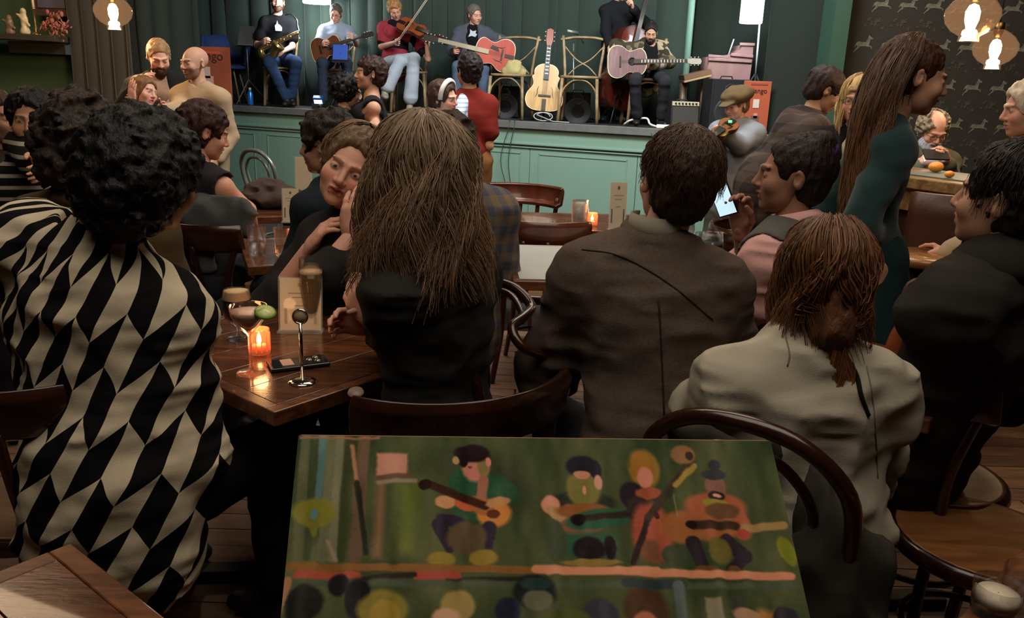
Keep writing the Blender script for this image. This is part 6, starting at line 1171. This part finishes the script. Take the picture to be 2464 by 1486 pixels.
# tweed jacket man
tj, J = person('short-haired man in a brown tweed jacket with pale collar, seen from behind', (1628, 438), 1.98, -6, 'sit', U=1.04, hd=(-4, 4, 6), w=.92, nshift=(-.035, 0, 0), lean=(.04, .1), tilt=-5, arms=dict(Wr=[.22, .32, -.4], Wl=[-.2, .32, -.42]), skin='fair', haircol=(50, 34, 26), h=.0075, hh=.005,
       hair=dict(t=.02, ts=.012, amp=.004, amp2=.003, fr=(70, 70, 30), strands=[dict(n=1500, len=.09, phi=(-150, 150), t=.012, th=(.0, 1.3), wave=.003, r=.0011, c=(74, 52, 38))]),
       top=dict(m=mat('tweed_brown', (86, 74, 66), .95, var=.3, vs=160, bump=.25, bs=420, spec=.1), s='l', e=.036, fold=.008, name='jacket', open=.07, hem=.1), bottom=dict(m=cloth((30, 28, 28))), seed=47)
N_, rt_, fw_, U_p = J['N'], J['rt'], J['fw'], J['U']
rows = [[N_ + UP * (z * U_p - .02 * math.cos(a) * -1) + rt_ * math.sin(a) * r_ * U_p + fw_ * math.cos(a) * r_ * U_p for a in np.linspace(.7, 2 * math.pi - .7, 23)] for z, r_ in ((.075, .07), (.06, .082), (.02, .1), (-.02, .125))]
g = Geo(); g.sheet(np.array(rows), .008); g.obj('lapel_collar', mat('tweed_brown'), tj)
rows = [[N_ + UP * (z * U_p) + rt_ * math.sin(a) * r_ * U_p + fw_ * math.cos(a) * r_ * U_p for a in np.linspace(.5, 2 * math.pi - .5, 19)] for z, r_ in ((.1, .062), (.05, .072))]
g = Geo(); g.sheet(np.array(rows), .005); g.obj('shirt_collar', cloth((140, 134, 118)), tj)
# phone person
md_ = mat('thread_dark', (26, 22, 20), .9)
for p_ in ([(1400, 600), (1480, 612), (1560, 650), (1640, 705), (1715, 770)], [(1585, 720), (1592, 850), (1598, 1000)]): seam(tj, 'jacket', p_, .0022, md_)
seam(gw, 'shirt', [(1175 + 2.2 * x, 1033 - 2.0 * y) for x, y in [(8 * math.sin(a) ** 3, 6.5 * math.cos(a) - 2.5 * math.cos(2 * a) - math.cos(3 * a)) for a in np.linspace(0, 2 * math.pi, 22)]], .0012, mat('thread_pale', (120, 122, 116), .8), 'heart_stitch', 1)
pk, J = person('person with a purple-tied bun, pink sleeve and grey vest holding a phone', (1908, 424), 2.5, -52, 'sit', U=1.0, hd=(-26, 2, 0), w=1.0, arms=dict(Wr=(1782, 552, .14), Er=(1796, 640, .2), Cr=.9, Dr=[-.1, .05, 1], Pr=[-.9, .0, 0], El=(1838, 722, -.12), Wl=(1735, 748, .08)), skin='brown', haircol=(32, 22, 20), lip=(120, 64, 56), h=.0075, hh=.0042,
       hair=dict(t=.014, ts=.008, amp=.004, fr=(60, 60, 26), ex=[((.0, -.06, .1), (.05, .05, .045))]), top=dict(m=cloth((204, 158, 152)), s='h', e=.024, collar=dict(r=.016, z=.045), layers=[dict(m=cloth((86, 84, 82)), e=.04, s='n', gap=.06, name='vest')]), bottom=dict(m=DKT), seed=48)
g = Geo(); pb_ = J['H'] + J['M'] @ A(0, -.06, .105); g.tube([pb_ + J['M'] @ A(.05 * math.cos(a), .045 * math.sin(a), -.02 + .012 * math.sin(a * 3)) for a in np.linspace(0, 2 * math.pi, 19)], .014, 8, closed=True); g.obj('scrunchie', cloth((74, 44, 110)), pk)
pc_ = at(1737, 470, 2.62); t = thing('mobile_phone', pc_, 'phone with a lit white screen held up by the pink-sleeved person', 'phone'); ux = nrm(at(1752, 508, 2.62) - at(1724, 434, 2.62)); vx = nrm(np.cross(ux, A(.55, .83, 0))); zx = np.cross(ux, vx); Rq = np.array([vx, zx, ux]).T
g = Geo(); g.box(pc_, (.066, .009, .14), Rq); g.obj('case', M_black, t, bevel=.003); sd_ = -1 if (Rq[:, 1])[1] > 0 else 1; g = Geo(); g.box(pc_ + Rq[:, 1] * .0052 * sd_, (.058, .001, .13), Rq); g.obj('screen', mat('screen_white', (200, 225, 235), .4, emit=(190, 220, 232), es=1.1), t)
# sweatshirt woman
sw_, J = person('woman in a pale grey sweatshirt with half-tied reddish brown hair, seen from behind', (1970, 664), 1.62, -8, 'sit', U=.99, hs=.92, hd=(6, -4, 3), nshift=(-.01, 0, 0), lean=(.0, .06), w=.9, sw=.96, arms=dict(Wr=(2085, 1160, .12), Er=(2100, 985, .0), Wl=(1720, 1120, .35), El=(1700, 985, .06), Cr=.7), skin='fair', haircol=(96, 62, 42), h=.0075, hh=.006, seat=.45,
       hair=dict(t=.012, ts=.014, amp=.006, amp2=.003, fr=(50, 50, 18), long=True, low=.24, ears=False, ex=[((0, -.1, .02), (0, -.11, -.1), .04, .045)],
                 strands=[dict(n=1900, len=.27, K=16, phi=(-130, 130), t=.012, th=(.02, 1.0), wave=.010, wf=.6, flare=.12, r=.0015, c=(84, 58, 42), tip=(126, 82, 52)), dict(n=600, len=.44, K=18, phi=(-60, 70), t=.022, th=(.3, 1.1), wave=.011, r=.002, tie=((0.01, -.125, -.0), 7), c=(104, 70, 46), tip=(140, 90, 54))]),
       top=dict(m=mat('sweatshirt_grey', (178, 170, 152), .95, var=.07, vs=30, bump=.12, bs=420, spec=.1), s='l', e=.034, fold=.014, hem=.08, wd=1.02, cuff=.9), bottom=dict(m=mat('trousers_sequin', (90, 90, 92), .5, kind='check', col2=(30, 30, 32), vs=60, var=.3)), seed=49)
ms_ = mat('thread_grey', (120, 114, 102), .9)
for p_ in ([(2085, 880), (2100, 960), (2108, 1060), (2112, 1150)], [(1905, 780), (1890, 800), (1900, 850), (1895, 880)]): seam(sw_, 'shirt', p_, .0016, ms_)
seam(sw_, 'shirt', [(2022, 835), (2040, 862), (2062, 905), (2072, 950), (2090, 1000)], .0045, cloth((28, 32, 28)), 'bag_strap')
# right edge man
rm, J = person('man in a thick black coat with dark hair, cut by the right edge', (2426, 482), 1.92, -30, 'sit', U=1.05, hd=(-12, 6, 0), lean=(0, -.15), w=.96, arms=dict(Wl=(2235, 840, .05), El=(2330, 830, -.05), Wr=[.2, .3, -.4]), skin='tan', haircol=(30, 20, 17), h=.008, hh=.005,
       hair=dict(t=.024, ts=.014, amp=.008, amp2=.004, fr=(50, 50, 24), strands=[dict(n=600, len=.15, phi=(-150, 150), t=.014, th=(0, 1.1), wave=.004, r=.0015)]), top=dict(m=cloth((40, 38, 34)), s='l', e=.045, fold=.012, collar=dict(r=.034, f=2.0, z=.05), hem=0, name='coat'), bottom=dict(m=BLK), seed=50)
wc = thing('pale_sleeve_cloth', at(2270, 720, 1.92), 'cream knitted scarf hanging beside the black-coated man at right', 'scarf'); f = Field(at(2270, 720, 1.92) - .25, at(2270, 720, 1.92) + .25, .007)
f.cone(at(2312, 640, 1.95), at(2275, 720, 1.92), .014, .02, .02); f.cone(at(2275, 720, 1.92), at(2235, 790, 1.9), .02, .03, .02); f.cone(at(2235, 790, 1.9), at(2260, 795, 1.92), .026, .03, .02); f.noise(.006, (40, 40, 20), 3, ridge=True); v, q = f.mesh(); qobj('cloth', v, q, cloth((186, 168, 136)), wc)
bg = at(2190, 890, 1.95); lb = thing('leather_bag', bg, 'brown leather bag hanging between the pale sweatshirt woman and the right chair', 'bag'); f = Field(bg - .25, bg + .25, .008); f.ell(bg + UP * .02, (.075, .05, .13)); f.ell(bg - UP * .07, (.085, .05, .06), .04); f.noise(.008, (14, 14, 14), 7); v, q = f.mesh(); qobj('bag_body', v, q, mat('leather_tan', (132, 66, 34), .4, bump=.15, bs=60), lb)
g = Geo(); g.tube([bg + A(-.05, 0, .12), bg + A(-.03, .02, .22), bg + A(.05, .02, .22), bg + A(.06, 0, .1)], .006, 6, 5); g.obj('strap', mat('leather_dark', (60, 30, 18), .45), lb); g = Geo(); g.box(bg + A(0, -.055, -.01), (.14, .01, .1)); g.obj('flap', mat('leather_tan'), lb, bevel=.004)
# big-haired and harlequin guests
person('person with a dark afro in an olive brown top beside the harlequin jumper', (205, 345), 2.45, 6, 'sit', hd=(0, 6, 0), skin='brown', haircol=(40, 30, 24), w=1.05, hair=dict(t=.034, ts=.036, amp=.02, amp2=.01, fr=(40, 40, 40), ridge=False, ears=False, lim=.26, face=.8, long=True, ex=[((0, -.06, -.02), (.11, .1, .12))]),
       top=dict(m=cloth((84, 72, 50)), s='l', e=.03, collar=dict(r=.03, f=1.8)), bottom=dict(m=DKT), seed=51)
hp, J = person('person in a black and cream harlequin patterned jumper with dense black hair', (352, 424), 1.78, 14, 'sit', U=1.06, hd=(16, -8, 8), tilt=-22, w=1.02, sw=1.05, nshift=(-.1, 0, 0), lean=(.06, .12), arms=dict(Er=(440, 1090, -.1), Wr=(400, 1150, .2), Wl=[-.35, .3, -.55], El=[-.8, .2, -.6]), skin='brown', haircol=(13, 11, 10), h=.0075, hh=.006,
       hair=dict(t=.03, ts=.034, amp=.01, amp2=.008, fr=(60, 60, 60), ridge=False, ears=False, lim=.27, face=.85, long=True, ex=[((0.02, -.06, -.01), (.115, .1, .12))]),
       top=dict(m=mat('harlequin_knit', (20, 20, 22), .95, kind='harlequin', col2=(200, 186, 160), bump=.12, bs=420, spec=.1), s='l', e=.04, fold=.014, hem=.08, cuff=.85, wd=1.0, uvw=True, name='jumper', open=.07), bottom=dict(m=BLK), seed=52)
g = Geo(); Nn = J['N']
for i in range(7): g.sphere(Nn + J['rt'] * (.02 + .012 * i) - J['fw'] * .06 + UP * (.12 - .022 * i), .009, 7)
g.obj('earring', mat('shell_cream', (190, 160, 128), .4), hp)
# grey coat on the chair behind the sweatshirt woman
kc = thing('draped_coat', at(1980, 1280, 1.35), 'dark grey coat draped over the hoop-back chair, beside the painting', 'coat'); f = Field(at(1980, 1280, 1.4) - A(.4, .4, .5), at(1980, 1280, 1.4) + A(.45, .4, .45), .009); sq = (A(0, 1, 0), .45)
for a, b, r0, r1 in (((1900, 1120, 1.42), (1960, 1260, 1.38), .025, .06), ((1960, 1260, 1.38), (2010, 1360, 1.34), .06, .085), ((2010, 1360, 1.34), (1950, 1600, 1.3), .085, .1), ((1640, 1050, 1.5), (1880, 1100, 1.45), .015, .02)): f.cone(at(*a), at(*b), r0, r1, .05, sq)
f.noise(.035, (16, 16, 5), 4, ridge=True); f.noise(.01, (30, 30, 12), 6); v, q = f.mesh(); qobj('cloth', v, q, cloth((58, 55, 48)), kc)
bgc = thing('crumpled_cloth', at(1030, 1030, 1.9), 'pale grey cloth bundle low behind the wide top rail chair', 'cloth'); f = Field(at(1030, 1030, 1.9) - .25, at(1030, 1030, 1.9) + .25, .009); f.cone(at(940, 1025, 1.95), at(1050, 1035, 1.92), .025, .03); f.cone(at(1050, 1035, 1.92), at(1100, 1015, 1.9), .03, .02); f.noise(.015, (20, 20, 20), 1, ridge=True); v, q = f.mesh(); qobj('cloth', v, q, cloth((90, 88, 82)), bgc)
# framed shelf display high on the green wall at the left
sf = at(70, 80, 6.8); sh = thing('wall_shelf', A(sf[0], 7.5, sf[2]), 'shelf high on the green wall at the top left corner', 'shelf'); q0, q1 = at(-60, 84, 7.4), at(160, 96, 7.4)
g = Geo(); g.beam(q0, q1, .36, .05); g.obj('board', mat('shelf_dark', (60, 54, 40), .6), sh, bevel=.005)
g = Geo(); g.box((q0 + q1) / 2 + A(.1, .1, -.08), (.5, .1, .1)); g.obj('bracket', mat('shelf_dark'), sh)
rn = np.random.default_rng(8); pz = at(138, 62, 7.3); dp = thing('dried_flowers', pz - UP * .1, 'bunch of dusty pink dried flowers at the right end of the high shelf', 'flowers')
g = Geo()
for i in range(130):
    a = rn.uniform(0, 6.28); rr = rn.uniform(0, .11); c = pz + A(rr * math.cos(a), rn.uniform(-.08, .05), rr * math.sin(a) * 1.1); g.sphere(c, rn.uniform(.008, .018), 4, sc=(1, .4, 1.5), R=rotz(rn.uniform(0, 180)) @ rot((1, 0, 0), rn.uniform(-60, 60)))
o_ = g.obj('petals', mat('petal_pink', (160, 92, 76), .7, var=.3, vs=20), dp); o_['kind'] = 'stuff'
g = Geo()
for i in range(6): g.tube([pz - UP * .1, pz + A(rn.uniform(-.06, .06), 0, rn.uniform(.0, .1))], .004, 4)
g.obj('stem', mat('stem_brown', (90, 66, 44), .7), dp)
def figurine(px, py, hgt, c, label, seed):
    p = at(px, py, 7.28); t = thing('figurine', p, label, 'ornament', 'small ornaments on the high shelf'); f = Field(p - A(.1, .1, .02), p + A(.1, .1, hgt + .08), .007)
    f.cone(p + UP * .02, p + UP * hgt * .5, .04, .022, .02); f.ell(p + UP * hgt * .62, (.03, .028, .04)); f.ell(p + UP * hgt * .92, (.026, .026, .03)); f.cone(p + UP * hgt * .6, p + A(.05, -.02, hgt * .35), .014, .01); f.cone(p + UP * hgt * .6, p + A(-.045, -.02, hgt * .8), .014, .01); f.noise(.004, (50, 50, 50), seed); v, q = f.mesh(); v[:, 2] = np.maximum(v[:, 2], p[2]); qobj('figure_body', v, q, mat('ceramic_%d' % c[0], c, .35), t)
figurine(62, 82, .2, (206, 180, 138), 'cream figurine in the middle of the high shelf', 1); figurine(26, 82, .14, (120, 92, 66), 'brown figurine left of the cream one on the high shelf', 2)
cs = at(88, 84, 7.3); t = thing('candlestick', cs, 'brass candlestick between the figurine and the pink flowers', 'candlestick'); g = Geo(); g.lathe([(.001, 0), (.035, 0), (.03, .01), (.008, .03), (.012, .06), (.007, .09), (.01, .2), (.02, .21), (.02, .22), (.001, .22)][::-1], cs, 16); g.obj('stem', mat('brass_gold'), t); g = Geo(); g.tube([cs + UP * .22, cs + UP * .5], .011, 8); g.obj('candle', mat('wax'), t)
fl = thing('picture_frame', at(120, 0, 7.5), 'dark framed picture leaning above the pink flowers, cut by the top edge', 'picture'); g = Geo(); g.box(at(125, -20, 7.5), (.34, .03, .4)); g.obj('frame', mat('frame_brown', (84, 56, 46), .5), fl); g = Geo(); g.box(at(120, -25, 7.48), (.24, .01, .3)); g.obj('picture', mat('picture_violet', (92, 84, 96), .5), fl)

nb_ = at(1822, 386, 6.9); t = thing('notice', A(nb_[0], nb_[1], 0), 'white paper notice on a dark stand with a wooden ledge, right of the child', 'notice')
w_ = at(1845, 386, 6.9)[0] - at(1802, 386, 6.9)[0]; h_ = at(1822, 352, 6.9)[2] - at(1822, 420, 6.9)[2]
g = Geo(); g.box(nb_ + A(0, .02, .01), (w_ * 1.25, .03, h_ * 1.18)); g.obj('board', M_black, t, bevel=.004)
g = Geo(); g.box(nb_, (w_, .006, h_)); pa_ = g.obj('paper', mat('paper_bright', (214, 214, 214), .6, var=.1, vs=30), t)
for i in range(5): g = Geo(); g.box(nb_ + A(0, -.004, h_ * (.36 - .17 * i)), (w_ * (.7 if i % 2 else .5), .002, h_ * .05)); g.obj('print_line', mat('ink_grey', (120, 110, 92), .7), pa_)
g = Geo(); g.box(nb_ + A(-.02, -.05, -h_ * .68), (w_ * 1.7, .2, .035)); g.obj('ledge', mat('bar_oak'), t, bevel=.004)
g = Geo(); zb = nb_[2] - h_ * .7; g.box(A(nb_[0], nb_[1] + .06, zb / 2), (w_ * 1.3, .12, zb)); g.obj('stand_body', M_black, t)
